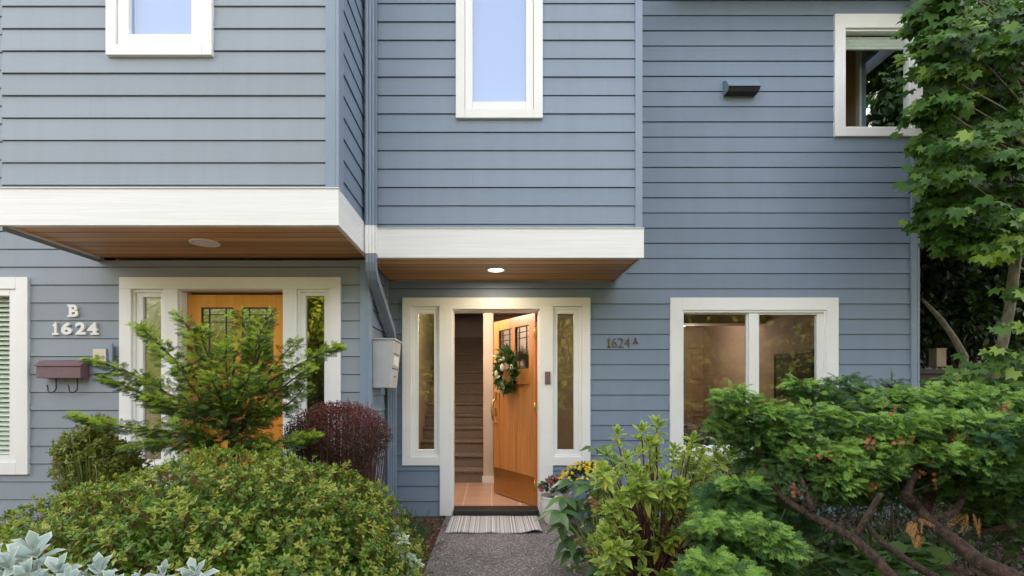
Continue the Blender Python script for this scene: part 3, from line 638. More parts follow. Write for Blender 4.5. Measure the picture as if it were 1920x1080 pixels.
mr = N(nt, 'ShaderNodeMapRange'); mr.inputs['From Min'].default_value = .4; mr.inputs['From Max'].default_value = 1.6; nt.links.new(ma.outputs[0], mr.inputs[0]); nt.links.new(mr.outputs[0], r.inputs[0]); nt.links.new(r.outputs[0], b.inputs['Base Color']); b.inputs['Roughness'].default_value = .15
mb = MB(); mb.box(LX1-.02, LX1-.001, 6.55, 7.39, 1.0, 1.70); mb.build('print', m, pf)
# bed
bd = thing('bed', 'low bed with dark grey-purple cover inside the room behind the right window', 'bed', (2.7, 8.6, 0))
mb = MB(); mb.box(1.7, 3.6, 7.5, 9.5, .0, .28); mb.build('base', M_dark, bd, .01)
M_cover = mat_noise('bed_cover', (.10, .085, .10), (.15, .13, .15), (4, 4, 4), .9, .4, bdist=.01)
mb = MB(); mb.box(1.66, 3.64, 7.46, 9.5, .28, .52); mb.build('mattress_cover', M_cover, bd, .06)
mb = MB(); mb.box(1.85, 2.55, 9.0, 9.42, .52, .66); mb.build('pillow', M_cover, bd, .06)
mb = MB(); mb.box(2.75, 3.45, 9.0, 9.42, .52, .66); mb.build('pillow', M_cover, bd, .06)

# ------------------------------------------------------------------ small things on the walls
def text_mesh(ch, size, ext, bold):
    c = bpy.data.curves.new('t', 'FONT'); c.body = ch; c.size = size; c.extrude = ext; c.offset = bold; c.bevel_depth = 0; c.resolution_u = 6
    o = bpy.data.objects.new('t', c); COL.objects.link(o); dg = bpy.context.evaluated_depsgraph_get()
    me = bpy.data.meshes.new_from_object(o.evaluated_get(dg)); COL.objects.unlink(o); bpy.data.objects.remove(o)
    v = np.array([tuple(q.co) for q in me.vertices]); f = [tuple(p.vertices) for p in me.polygons]
    return v, f
def digit(ch, x, z, h, wd, Y, mat, parent, ext, bold, serif, name='digit'):
    if ch == '1':
        mb = MB(); g_ = [(.33, 0), (.72, 0), (.72, 1), (.48, 1), (.02, .76), (.02, .62), (.33, .74)]
        mb.prism([(x+a*wd, Y-ext, z+b_*h) for a, b_ in g_], (0, ext, 0)); mb.box(x-.08*wd, x+1.12*wd, Y-ext*1.02, Y, z-.002, z+h*.13)
        return mb.build(name, mat, parent)
    v, f = text_mesh(ch, 1.0, .5, bold)
    mn, mxv = v.min(0), v.max(0); k = (mxv - mn)
    v = (v - mn) / k
    mb = MB()
    for q in v: mb.v.append((x + q[0]*wd, Y - ext*q[2], z + q[1]*h))
    for q in f: mb.f.append(q); mb.mi.append(0); mb.sm.append(False)
    if serif:
        s = h*.16; e = ext*1.02
        def bx(a, b_, c, d): mb.box(x+a*wd, x+b_*wd, Y-e, Y, z+c*h, z+d*h)
        if ch == '1': bx(-.15, 1.25, -.01, .15); 
        if ch == '4': bx(.36, 1.12, -.01, .14)
        if ch == 'B': bx(-.16, .25, -.01, .14); bx(-.16, .25, .86, 1.01)
        if ch == 'A': bx(-.12, .3, -.01, .10); bx(.7, 1.12, -.01, .10)
    o = mb.build(name, mat, parent)
    return o
SG = ZP(616, YL)
hn = thing('house_number', 'white raised house number B 1624 on blue-grey siding above the plum mailbox', 'house number', (XP(143, YL), YL, ZP(630, YL)))
M_num = mat_noise('white_number_paint', (.80, .79, .76), (.84, .83, .80), (9, 9, 9), .4)
digit('B', XP(134, YL), ZP(595, YL), .104, .078, YL-.006, M_num, hn, .022, .035, True, 'letter')
for ch, a, wd in (('1', 103.5, .046), ('6', 119.5, .09), ('2', 145.5, .088), ('4', 168, .085)):
    digit(ch, XP(a, YL), ZP(628, YL), .104, wd, YL-.006, M_num, hn, .022, .035, True)
hn2 = thing('house_number', 'bronze metal house number 1624 A on blue siding right of the open door', 'house number', (XP(1165, YR), YR, ZP(653, YR)))
for ch, a, wd in (('1', 1138.5, .026), ('6', 1146.5, .052), ('2', 1158.5, .052), ('4', 1170, .056)):
    digit(ch, XP(a, YR), ZP(652, YR), .098, wd, YR-.008, M_bronze, hn2, .012, -.012, False)
digit('A', XP(1186.5, YR), ZP(645, YR), .064, .046, YR-.008, M_bronze, hn2, .012, .0, True, 'letter')

# plum mailbox
x0, x1 = XP(65, 4.25), XP(149, 4.25); z0, z1 = ZP(709, 4.25), ZP(675, 4.25)
mbx = thing('mailbox', 'plum horizontal wall mailbox with two newspaper hooks under the number B 1624', 'mailbox', ((x0+x1)/2, YL, z0))
mb = MB(); mb.prism([(x0, 4.26, z0), (x0, YL-.012, z0), (x0, YL-.012, z1-.004), (x0, 4.30, z1-.012), (x0, 4.26, z1-.04)], (x1-x0, 0, 0)); mb.build('body', M_plum, mbx, .004)
mb = MB(); mb.prism([(x0-.008, 4.245, z1-.048), (x0-.008, 4.30, z1-.004), (x0-.008, YL-.012, z1+.006), (x0-.008, YL-.012, z1+.001), (x0-.008, 4.30, z1-.009), (x0-.008, 4.25, z1-.052)], (x1-x0+.016, 0, 0)); mb.build('lid', M_plum, mbx, .001)
for fx in (.32, .80):
    hx = x0+(x1-x0)*fx; mb = MB(); pts = [(hx, 4.32, z0+.0)]
    pts += [(hx, 4.32, z0-.04), (hx, 4.32, z0-.08)]
    for a in range(0, 190, 20): pts.append((hx-.035+.035*math.cos(R(a)), 4.32-.01*math.sin(R(a)), z0-.085-.035*math.sin(R(a))))
    pts.append((pts[-1][0]-.006, 4.32, pts[-1][2]+.03))
    mb.tube(pts, .0055, 8); mb.build('hook', M_black, mbx)
mb = MB()
for sx in (-.03, .03): mb.lathe(((x0+x1)/2+sx, 4.2605, z0+.06), [(.004, .003), (.004, -.002), (.002, -.003)], 10, axis='y')
mb.build('screw', M_black, mbx)
# intercom
ic = thing('intercom', 'beige doorbell intercom plate on a blue-grey backing box beside the left door', 'intercom', (XP(197, YL), YL, ZP(688, YL)))
mb = MB(); mb.box(XP(181, YL), XP(216, YL), YL-.035, YL, ZP(700, YL), ZP(650, YL)); mb.build('backing_box', M_blue, ic, .002)
mb = MB(); mb.box(XP(183, YL), XP(207, YL), YL-.052, YL-.0352, ZP(688, YL), ZP(655, YL)); 
for i in range(5): mb.box(XP(187, YL), XP(203, YL), YL-.0535, YL-.052, ZP(664+i*2.5, YL), ZP(663+i*2.5, YL))
mb.build('plate', M_beige, ic, .003)
mb = MB(); mb.lathe((XP(199, YL), YL-.053, ZP(683, YL)), [(.010, .002), (.009, -.006), (.004, -.007)], 14, axis='y'); mb.build('button', M_bronze, ic)
mb = MB(); mb.box(XP(213, YL), XP(219, YL), YL-.055, YL-.0352, ZP(700, YL), ZP(645, YL)); mb.build('conduit', M_blue, ic, .002)
# doorbell
db = MB(); db.box(XP(1021, YR), XP(1031, YR), YR-.055, YR-.0325, ZP(720, YR), ZP(697, YR))
db = db.build('doorbell', M_plum, None, .003); tag(db, 'slim dark plum doorbell on the white casing right of the open door', 'doorbell')
# vent hood
vx0, vx1, vz0, vz1 = rect(1355, 1414, 155, 182, YR)
vh = thing('vent_hood', 'dark slanted exhaust vent hood on the upper blue siding', 'vent', ((vx0+vx1)/2, YR, vz0))
mb = MB(); ys = YR-.13
for xx in (vx0, vx1-.004): mb.prism([(xx, YR-.01, vz0), (xx, ys+.03, vz0+.0), (xx, ys, vz0+.035), (xx, ys+.06, vz0+.12), (xx, YR-.01, vz0+.145)], (.004, 0, 0))
mb.prism([(vx0, ys, vz0+.035), (vx0, ys+.06, vz0+.12), (vx0, YR-.01, vz0+.146), (vx0, YR-.01, vz0+.150), (vx0, ys+.056, vz0+.124), (vx0, ys-.006, vz0+.035)], (vx1-vx0, 0, 0)); mb.build('hood', M_blue, vh)
M_mesh = mat_noise('black_grille', (.015, .015, .015), (.06, .055, .05), (300, 300, 300), .7)
mb = MB(); mb.prism([(vx0+.004, YR-.012, vz0+.002), (vx0+.004, ys+.03, vz0+.003), (vx0+.004, ys+.004, vz0+.035), (vx0+.004, YR-.012, vz0+.06)], (vx1-vx0-.008, 0, 0)); mb.build('grille', M_mesh, vh)
# grey wall letterbox on the side wall
x0, xt, xb = XS+.018, -.855, -.895; ya, yb = 4.48, 4.83; z0, z1 = ZP(727, 4.48), ZP(637, 4.48)
lb = thing('letterbox', 'tapered pale grey metal mail slot box on the side wall between the doors', 'letterbox', (XS, 4.65, z0))
mb = MB(); mb.prism([(x0, ya, z0), (xb, ya, z0), (xt, ya, z1), (x0, ya, z1)], (0, yb-ya, 0)); mb.build('body', M_grey, lb, .003)
mb = MB()
def fx(z): return xb + (xt-xb)*(z-z0)/(z1-z0)
mb.prism([(fx(z1)-.002, ya-.012, z1), (fx(z1)+.012, ya-.012, z1), (fx(z1)+.012, ya-.012, z1+.012), (x0, ya-.012, z1+.016), (x0, ya-.012, z1+.001)], (0, yb-ya+.02, 0)); mb.build('lid', M_grey, lb, .002)
mb = MB()
for (za, zb3) in ((z0+.20, z0+.28),): mb.prism([(fx(za)+.001, ya+.06, za), (fx(zb3)+.001, ya+.06, zb3), (fx(zb3)+.007, ya+.06, zb3), (fx(za)+.007, ya+.06, za)], (0, .22, 0))
mb.build('name_plate', M_vinyl, lb)
mb = MB()
for za in (z0+.17, z0+.30): mb.prism([(fx(za)+.001, ya+.03, za), (fx(za)+.001, ya+.03, za+.006), (fx(za)+.005, ya+.03, za+.006), (fx(za)+.005, ya+.03, za)], (0, .28, 0))
mb.lathe((fx(z0+.1)+.002, ya+.17, z0+.10), [(.012, -.004), (.012, .004)], 12); mb.build('slot', M_black, lb)

# downpipe : belongs to the house
dp = MB(); xc = -.984; hw, hd = .042, .032
def rib(mb, pts, w=.044, d=.032, mi=0):
    # rectangular corrugated pipe: section extruded along a path in the y-z plane
    sec = []; n = 7
    for i in range(n+1):
        x = -w + 2*w*i/n; sec.append((x, -d - (.004 if i % 2 else 0)))
    sec += [(w, d), (-w, d)]
    n0 = len(mb.v); K = len(sec)
    for i, p in enumerate(pts):
        p = Vector(p); a = Vector(pts[max(i-1, 0)]); c = Vector(pts[min(i+1, len(pts)-1)]); t = (a-c).normalized(); nrm = Vector((1, 0, 0)).cross(t); nrm = -nrm.normalized() if nrm.y < 0 and False else nrm.normalized()
        for (sx, sy) in sec: mb.v.append(tuple(p + Vector((sx, 0, 0)) + nrm * (-sy if nrm.y < 0 else sy)))
    for i in range(len(pts)-1):
        for j in range(K):
            j2 = (j+1) % K; mb.f.append((n0+i*K+j, n0+i*K+j2, n0+(i+1)*K+j2, n0+(i+1)*K+j)); mb.mi.append(mi); mb.sm.append(False)
Yf = YRB-.07
rib(dp, [(xc, Yf, TOP), (xc, Yf, ZP(426, Yf))])
pe = [(xc, Yf, ZP(476, Yf)), (xc, Yf, ZP(492, Yf)), (xc, Yf+.02, ZP(505, Yf)), (xc, Yf+.06, ZP(516, Yf))]
pe += [(xc+.0, 4.95, 1.80), (xc, 5.02, 1.74), (xc, 5.045, 1.68), (xc, 5.045, GZ)]
rib(dp, pe, .042, .03)
dpo = dp.build('downpipe', M_blue, house)
dp = MB(); rib(dp, [(xc, Yf, ZP(425, Yf)), (xc, Yf, ZP(477, Yf))], .0455, .035); dp.build('white_sleeve', M_vinyl, dpo)

# door mat
m, nt, b, o = newmat('striped_mat'); tcn = N(nt, 'ShaderNodeTexCoord'); sp = N(nt, 'ShaderNodeSeparateXYZ'); nt.links.new(tcn.outputs['Object'], sp.inputs[0])
n1 = N(nt, 'ShaderNodeTexNoise', noise_dimensions='1D', Scale=1.0, Detail=2); n1.inputs['Scale'].default_value = 75; nt.links.new(sp.outputs[0], n1.inputs['W'])
r = ramp(nt, [(.36, (.28, .27, .28)), (.46, (.50, .485, .49)), (.54, (.66, .65, .65)), (.64, (.90, .89, .88))]); nt.links.new(n1.outputs['Fac'], r.inputs[0])
n2 = N(nt, 'ShaderNodeTexNoise', Scale=220, Detail=2); nt.links.new(tcn.outputs['Object'], n2.inputs['Vector'])
mm = N(nt, 'ShaderNodeMixRGB', blend_type='MULTIPLY'); mm.inputs[0].default_value = .5; nt.links.new(r.outputs[0], mm.inputs[1]); nt.links.new(n2.outputs['Fac'], mm.inputs[2]); nt.links.new(mm.outputs[0], b.inputs['Base Color']); b.inputs['Roughness'].default_value = .9
bp = N(nt, 'ShaderNodeBump', Strength=.6, Distance=.003); nt.links.new(n2.outputs['Fac'], bp.inputs['Height']); nt.links.new(bp.outputs[0], b.inputs['Normal'])
mb = MB(); nx, ny = 44, 10; ax0, ax1, ay0, ay1 = -.41, .452, 4.49, 5.085
def mh(u, v): return GZ + .010 + .006*math.sin(u*9+v*3) * (1-v) + (.012*math.exp(-((u-.47)/.07)**2) + .022*math.exp(-((u-.93)/.08)**2))*(1-v)**2
for top in (1, 0):
    n0 = len(mb.v)
    for j in range(ny+1):
        for i in range(nx+1):
            u, v = i/nx, j/ny; mb.v.append((ax0+(ax1-ax0)*u + (v-.5)*.01, ay0+(ay1-ay0)*v+.006*math.sin(u*14), mh(u, v)-(0 if top else .007)))
    for j in range(ny):
        for i in range(nx): a = n0+j*(nx+1)+i; mb.f.append((a, a+1, a+nx+2, a+nx+1)); mb.mi.append(0); mb.sm.append(True)
K = (nx+1)*(ny+1)
def edge(ids):
    for a, b_ in zip(ids[:-1], ids[1:]): mb.f.append((a, b_, b_+K, a+K)); mb.mi.append(0); mb.sm.append(False)
edge(list(range(nx+1))); edge([j*(nx+1) for j in range(ny+1)]); edge([j*(nx+1)+nx for j in range(ny+1)]); edge([ny*(nx+1)+i for i in range(nx+1)])
tag(mb.build('door_mat', m), 'grey and white striped woven door mat on the path before the open door', 'door mat')

# ------------------------------------------------------------------ foliage engine
def unit(a): return a / np.maximum(np.linalg.norm(a, axis=-1, keepdims=True), 1e-9)
class Fol:
    def __init__(s): s.v = []; s.f3 = []; s.m3 = []; s.n = 0
    def add(s, tpl, pos, d, nrm, Ls, Ws, mi=0, bend=0):
        tv, tf = tpl[0], tpl[1]; tm = tpl[2] if len(tpl) > 2 else None
        pos = np.asarray(pos, float); k = len(pos)
        if k == 0: return
        y = unit(np.asarray(d, float)); z = np.asarray(nrm, float); z = unit(z - (z*y).sum(1, keepdims=True)*y); x = np.cross(y, z)
        Ls = np.broadcast_to(Ls, (k,)); Ws = np.broadcast_to(Ws, (k,))
        V = pos[:, None] + x[:, None]*tv[None, :, 0:1]*Ws[:, None, None] + y[:, None]*tv[None, :, 1:2]*Ls[:, None, None] + z[:, None]*tv[None, :, 2:3]*Ls[:, None, None]
        if bend: V[:, :, 2] -= (bend*tv[None, :, 1]**2)*Ls[:, None]
        s.v.append(V.reshape(-1, 3)); off = s.n + np.arange(k)[:, None, None]*len(tv)
        s.f3.append((tf[None] + off).reshape(-1, 3)); s.n += k*len(tv)
        mm = np.full(len(tf), mi) if tm is None else tm + mi
        s.m3.append(np.tile(mm, k))
    def build(s, name, mats, parent=None, smooth=False):
        v = np.concatenate(s.v); f = np.concatenate(s.f3); mi = np.concatenate(s.m3)
        me = bpy.data.meshes.new(name); me.vertices.add(len(v)); me.vertices.foreach_set('co', v.ravel())
        me.loops.add(len(f)*3); me.loops.foreach_set('vertex_index', f.ravel()); me.polygons.add(len(f))
        me.polygons.foreach_set('loop_start', np.arange(len(f))*3); me.polygons.foreach_set('loop_total', np.full(len(f), 3))
        if not isinstance(mats, (list, tuple)): mats = [mats]
        for m in mats: me.materials.append(m)
        me.polygons.foreach_set('material_index', mi.astype(np.int32))
        if smooth: me.polygons.foreach_set('use_smooth', np.ones(len(f), bool))
        me.update(calc_edges=True); o = bpy.data.objects.new(name, me); link(o, parent); return o
def T(v, f, m=None):
    v = np.array(v, float); f = np.array(f)
    n = np.cross(v[f[:, 1]]-v[f[:, 0]], v[f[:, 2]]-v[f[:, 0]])[:, 2]; bad = n < 0; f[bad] = f[bad][:, [0, 2, 1]]
    return (v, f) if m is None else (v, f, np.array(m))
OV = T([(0,0,0),(-.5,.45,.08),(0,.5,0),(.5,.45,.08),(0,1,-.03)], [(0,2,1),(0,3,2),(1,2,4),(2,3,4)])
LONG = T([(0,0,0),(-.42,.28,.05),(0,.3,0),(.42,.28,.05),(-.5,.6,.03),(0,.62,-.03),(.5,.6,.03),(0,1,-.16)], [(0,2,1),(0,3,2),(1,2,5),(1,5,4),(2,3,6),(2,6,5),(4,5,7),(5,6,7)])
def variegated():
    o = [(0,0,0),(-.36,.25,.05),(-.5,.58,.03),(0,1,-.12),(.5,.58,.03),(.36,.25,.05)]
    i = [(0,.08,0),(-.20,.28,.028),(-.29,.57,.012),(0,.84,-.09),(.29,.57,.012),(.20,.28,.028),(0,.3,.0),(0,.58,-.035)]
    v = o+i; f = []; m = []
    for a in range(6):
        b = (a+1) % 6; f += [(a, b, 6+b), (a, 6+b, 6+a)]; m += [1, 1]
    for t in [(6,12,7),(6,11,12),(7,12,13),(7,13,8),(12,11,10),(12,10,13),(8,13,9),(13,10,9)]: f.append(t); m.append(0)
    return T(v, f, m)
VAR = variegated()
VAR3 = (VAR[0].copy(), VAR[1], VAR[2]); VAR3[0][6:12, 0] *= 1.42; VAR3[0][3, 2] = -.04; VAR3[0][9, 2] = -.03
SIL = (VAR[0].copy(), VAR[1], VAR[2]); SIL[0][6:12, 0] *= 1.42; SIL[0][6:14, 2] += .012; SIL[0][[2, 4, 8, 10], 1] += .12; SIL[0][[1, 5], 0] *= .85; SIL[0][9, 1] = .9
def maple():
    ang = [-150,-118,-95,-68,-48,-28,0,28,48,68,95,118,150]; rad = [.34,.50,.33,.66,.42,.82,1.0,.82,.42,.66,.33,.50,.34]
    # seven pointed lobes: insert notches between
    A = [-140,-112,-100,-72,-56,-34,-18,0,18,34,56,72,100,112,140]; Rr = [.45,.30,.66,.40,.84,.50,.62,1.0,.62,.50,.84,.40,.66,.30,.45]
    A = [-128,-104,-88,-64,-46,-24,0,24,46,64,88,104,128]; Rr = [.52,.44,.76,.58,.92,.66,1.0,.66,.92,.58,.76,.44,.52]
    v = [(0, 0, 0)]
    for a, r in zip(A, Rr): v.append((math.sin(R(a))*r*.95, math.cos(R(a))*r, -.20*r*r if r > .7 else .02))
    f = [(0, i+1, i) for i in range(1, len(A))]
    return T(v, f)
MAP = maple()
def hinoki(seed=0, nb=6):                 # flat fan of scale foliage
    rr = random.Random(seed); v = []; f = []
    def leaflet(x, y, a, l, w, z):
        n = len(v); c, s_ = math.cos(a), math.sin(a)
        v.extend([(x, y, z), (x + s_*l*.55 - c*w, y + c*l*.55 + s_*w, z+.012), (x + s_*l, y + c*l, z-.02), (x + s_*l*.55 + c*w, y + c*l*.55 - s_*w, z+.012)])
        f.extend([(n, n+1, n+2), (n, n+2, n+3)])
    def twig(x, y, a, l, depth):
        k = 5 if depth == 0 else 3
        for i in range(k):
            t = (i+.6)/k; px, py = x + math.sin(a)*l*t, y + math.cos(a)*l*t; z = rr.uniform(-.03, .03) - .05*t*t
            for sg in (-1, 1):
                aa = a + sg*R(rr.uniform(32, 50)); ll = l*(1-t*.6)*(.52 if depth == 0 else .42)
                if depth == 0: twig(px, py, aa, ll, 1)
                else: leaflet(px, py, aa, ll*1.1, .030, z)
        leaflet(x + math.sin(a)*l*.75, y + math.cos(a)*l*.75, a, l*.32, .03, -.04)
        if depth: leaflet(x, y, a, l*.9, .022, 0)
    twig(0, 0, 0, 1.0, 0)
    v2 = np.array(v); return T(v2, f)
HIN = [hinoki(i) for i in range(4)]
RND = T([(0,0,-.05)] + [(math.sin(R(a))*(.5 if i % 2 else .43), .45+math.cos(R(a))*(.5 if i % 2 else .43), .05+.02*(i % 2)) for i, a in enumerate(range(-165, 166, 15))], [(0, i+1, i) for i in range(1, 23)])
STICK = T([(-.5,0,0),(.5,0,0),(0,0,.0087),(-.35,1,0),(.35,1,0),(0,1,.006)], [(0,1,4),(0,4,3),(1,2,5),(1,5,4),(2,0,3),(2,3,5)])
NEED = T([(-.5,0,0),(.5,0,0),(0,1,0)], [(0,1,2)])
def rnd(k, s=1): return rng.normal(size=(k, 3))*s
def whorl(fol, tpl, centers, axes, n, L, Wd, elev, mi=0, jit=.25, lay=2, bend=0, mis=None):
    """rosettes of n leaves round each centre"""
    c = np.repeat(np.asarray(centers), n, 0); ax = unit(np.repeat(np.asarray(axes), n, 0)); k = len(c)
    ref = np.where(np.abs(ax[:, 2:3]) > .9, np.array([[1., 0, 0]]), np.array([[0, 0, 1.]])); u = unit(np.cross(ax, ref)); v = np.cross(ax, u)
    i = np.tile(np.arange(n), len(centers)); a = i*2.39996 + np.repeat(rng.uniform(0, 6.28, len(centers)), n)
    t = i/max(n-1, 1); el = np.radians(elev[0] + (elev[1]-elev[0])*t) + rng.normal(size=k)*jit*.5
    rad = u*np.cos(a)[:, None] + v*np.sin(a)[:, None]
    d = rad*np.cos(el)[:, None] + ax*np.sin(el)[:, None] + rnd(k, jit*.25)
    nr = ax*np.cos(el)[:, None] - rad*np.sin(el)[:, None] + rnd(k, jit*.3)
    sc = (1 - .35*t)*rng.uniform(.75, 1.2, k)
    fol.add(tpl, c + ax*(t*L*.4)[:, None], d, nr, L*sc, Wd*sc, mi, bend)

def noise3(p, s, seed=0):                 # cheap smooth noise
    q = p*s + seed*7.13
    return (np.sin(q[:, 0]*1.7+1.3*np.sin(q[:, 1]*1.1))+np.sin(q[:, 1]*1.9+1.7*np.sin(q[:, 2]*1.3))+np.sin(q[:, 2]*2.1+1.1*np.sin(q[:, 0]*1.5)))/3
def ell_points(ells, n, amp=.06, fr=6, inner=0):
    P, D = [], []
    for idx, (c, r) in enumerate(ells):
        c, r = np.array(c), np.array(r); k = int(n*(r[0]*r[1]+r[0]*r[2]+r[1]*r[2])/sum(e[1][0]*e[1][1]+e[1][0]*e[1][2]+e[1][1]*e[1][2] for e in ells))
        u = unit(rnd(k)); p = c + u*r; nn = unit(u/r); p = p + nn*(noise3(p, fr, idx)*amp)[:, None]
        if inner: p = p - nn*(rng.uniform(0, inner, k))[:, None]
        keep = np.ones(k, bool)
        for j, (c2, r2) in enumerate(ells):
            if j != idx: keep &= (((p-np.array(c2))/np.array(r2))**2).sum(1) > .9
        keep &= p[:, 2] > GZ
        P.append(p[keep]); D.append(nn[keep])
    return np.concatenate(P), np.concatenate(D)

# ---- big green mounded shrub, left foreground
ells = [((-1.40, 2.72, .22), (.90, .82, .62)), ((-2.15, 2.70, .10), (.75, .72, .50)), ((-.86, 2.75, .12), (.45, .62, .58)), ((-1.85, 2.2, .05), (.6, .45, .50)), ((-1.1, 2.25, .05), (.5, .42, .52))]
M_ilex = mat_leaf('azalea_leaf', [(.06, .125, .014), (.095, .19, .022), (.15, .25, .03), (.14, .22, .035)], .38, .2, .5)
M_ilex_tip = mat_leaf('azalea_young_leaf', [(.20, .30, .04), (.31, .40, .06), (.36, .32, .07), (.25, .36, .05)], .4, .25, .5)
sh = thing('azalea_shrub', 'large rounded green azalea shrub filling the left foreground', 'shrub', (-1.4, 2.7, GZ))
fo = Fol(); P, D = ell_points(ells, 15000, .055, 7)
keep = (P[:, 2] > .1); P, D = P[keep], D[keep]
ax = unit(D + np.array([0, 0, .8]) + rnd(len(P), .3)); P = P + ax*rng.exponential(.014, len(P))[:, None]
sel = rng.random(len(P)) < .5
whorl(fo, OV, P[~sel], ax[~sel], 8, .030, .016, (0, 65), 0, .5)
whorl(fo, OV, P[sel], ax[sel], 8, .034, .018, (5, 70), 1, .5)
P2, D2 = ell_points(ells, 90000, .055, 7, .22); P2 = P2[(P2[:, 2] > .05)]; k = len(P2)
P4 = np.concatenate([np.array(c)+unit(rnd(9000))*np.array(r)*rng.uniform(.35, .85, (9000, 1)) for c, r in ells]); P4 = P4[P4[:, 2] > 0]; fo.add(OV, P4, rnd(len(P4)), rnd(len(P4)), .045, .028, 0)
fo.add(OV, P2, rnd(k)+np.array([0, 0, .5]), rnd(k)+np.array([0, 0, 1.2]), rng.uniform(.022, .036, k), rng.uniform(.012, .018, k), 0)
fo.build('foliage', [M_ilex, M_ilex_tip], sh)
fo = Fol(); k = len(P); fo.add(STICK, P - ax*.06, ax, rnd(k), .07, .003, 0)
P3, D3 = ell_points(ells, 1400, .05, 7, .3); b0 = np.array([-1.4, 2.7, 0.0]); k = len(P3); fo.add(STICK, P3*.55+b0*.45, P3-b0, rnd(k), np.linalg.norm(P3-b0, axis=1)*.5, .007, 0)
fo.build('twigs', M_stem, sh)

# ---- barberry ball
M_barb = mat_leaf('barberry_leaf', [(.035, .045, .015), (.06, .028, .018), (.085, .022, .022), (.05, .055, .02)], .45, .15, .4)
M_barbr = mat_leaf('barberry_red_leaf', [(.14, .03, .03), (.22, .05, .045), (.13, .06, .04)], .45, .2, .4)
bb = thing('barberry_shrub', 'clipped round dark red barberry shrub against the corner of the left house', 'shrub', (-1.09, 3.6, GZ))
c = np.array([-1.085, 3.62, .86]); fo = Fol(); rad = np.array([.365, .34, .27])
k = 15000; u = unit(rnd(k)); rr_ = rng.uniform(.72, 1.03, k); p = c + u*rad*rr_[:, None]; p += (unit(u/rad))*(noise3(p, 18)*.018)[:, None]
low = u[:, 2] < 0; p[low, 2] = c[2] + u[low, 2]*rng.uniform(.3, 2.3, low.sum())*rad[2]*rr_[low]; sh_ = np.clip((c[2]-p[:, 2])/.6, 0, 1); p[:, :2] = c[:2] + (p[:, :2]-c[:2])*(1-.42*sh_)[:, None]
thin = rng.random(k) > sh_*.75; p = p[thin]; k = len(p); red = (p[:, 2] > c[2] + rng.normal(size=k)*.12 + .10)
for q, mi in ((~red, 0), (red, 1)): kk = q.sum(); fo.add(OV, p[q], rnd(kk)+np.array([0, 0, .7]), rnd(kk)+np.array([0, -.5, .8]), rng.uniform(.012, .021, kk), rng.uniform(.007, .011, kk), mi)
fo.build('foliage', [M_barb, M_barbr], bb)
fo = Fol(); k = 420; u = unit(rnd(k)); u[:, 2] = abs(u[:, 2]); e_ = c + u*rad*rng.uniform(.6, 1.08, (k, 1)); b0 = np.array([-1.085, 3.62, GZ]) + rnd(k, .06)*np.array([1, 1, 0]); md = b0*.45 + e_*.55; md[:, :2] += (e_[:, :2]-b0[:, :2])*.28
fo.add(STICK, b0, md-b0, rnd(k), np.linalg.norm(md-b0, axis=1), .006, 0); fo.add(STICK, md, e_-md, rnd(k), np.linalg.norm(e_-md, axis=1)*1.05, .004, 0)
fo.build('stems', M_stemd, bb)

# ---- small variegated shrub left of the conifer
M_abel = mat_leaf('abelia_leaf', [(.10, .18, .03), (.18, .26, .05), (.28, .29, .08), (.30, .17, .06)], .45, .25)
ab = thing('abelia_shrub', 'small loose green and bronze shrub at the wall below the plum mailbox', 'shrub', (-2.55, 3.35, GZ))
fo = Fol(); cs = []; 
for (px, py, rp) in ((165, 835, 46), (135, 845, 34), (205, 850, 42), (185, 805, 26), (225, 870, 40), (150, 880, 50), (240, 900, 50)):
    cc = np.array(W(px, py, 3.3)); k = int(rp*5); cs.append(cc + unit(rnd(k))*rng.uniform(.3, 1, (k, 1))*rp*3.3/960)
cs = np.concatenate(cs); whorl(fo, OV, cs, unit(rnd(len(cs))+np.array([0, -.2, 1.2])), 7, .034, .018, (0, 60), 0, .6); fo.build('foliage', M_abel, ab)
fo = Fol(); b0 = np.array([-2.6, 3.35, GZ]); k = len(cs); fo.add(STICK, b0+(cs-b0)*.35, cs-b0, rnd(k), np.linalg.norm(cs-b0, axis=1)*.6, .0025, 0); fo.build('stems', M_stemg, ab)

# ---- hinoki conifers
M_hinL = mat_leaf('cypress_spray_dark', [(.03, .065, .013), (.05, .10, .018), (.085, .155, .025)], .5, .12, .3)
M_hinLt = mat_leaf('cypress_spray_tip', [(.25, .36, .035), (.40, .52, .05), (.31, .43, .045)], .5, .2, .3)
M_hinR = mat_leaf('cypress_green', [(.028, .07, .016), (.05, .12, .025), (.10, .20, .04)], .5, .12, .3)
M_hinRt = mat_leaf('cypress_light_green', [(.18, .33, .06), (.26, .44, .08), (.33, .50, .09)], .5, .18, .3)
M_hinRb = mat_leaf('cypress_blue_green', [(.025, .075, .03), (.045, .12, .05), (.07, .17, .06)], .5, .12, .3)
M_cone = mat_leaf('brown_cypress', [(.16, .05, .02), (.26, .09, .035), (.34, .14, .06)], .7, .1, .2)
def spline(a, b, n, sag, wob, seed=0):
    a, b = Vector(a), Vector(b); rr = random.Random(seed); pts = []
    o1 = Vector((rr.uniform(-1, 1), rr.uniform(-1, 1), rr.uniform(-1, 1)))*wob; o2 = Vector((rr.uniform(-1, 1), rr.uniform(-1, 1), rr.uniform(-1, 1)))*wob
    for i in range(n+1):
        t = i/n; p = a.lerp(b, t) + o1*math.sin(math.pi*t) + o2*math.sin(2*math.pi*t) + Vector((0, 0, -sag*math.sin(math.pi*t))); pts.append(p)
    return pts
hl_ = thing('cypress_shrub', 'open irregular cypress with reaching arms in front of the orange door', 'conifer', (-1.65, 3.3, GZ))
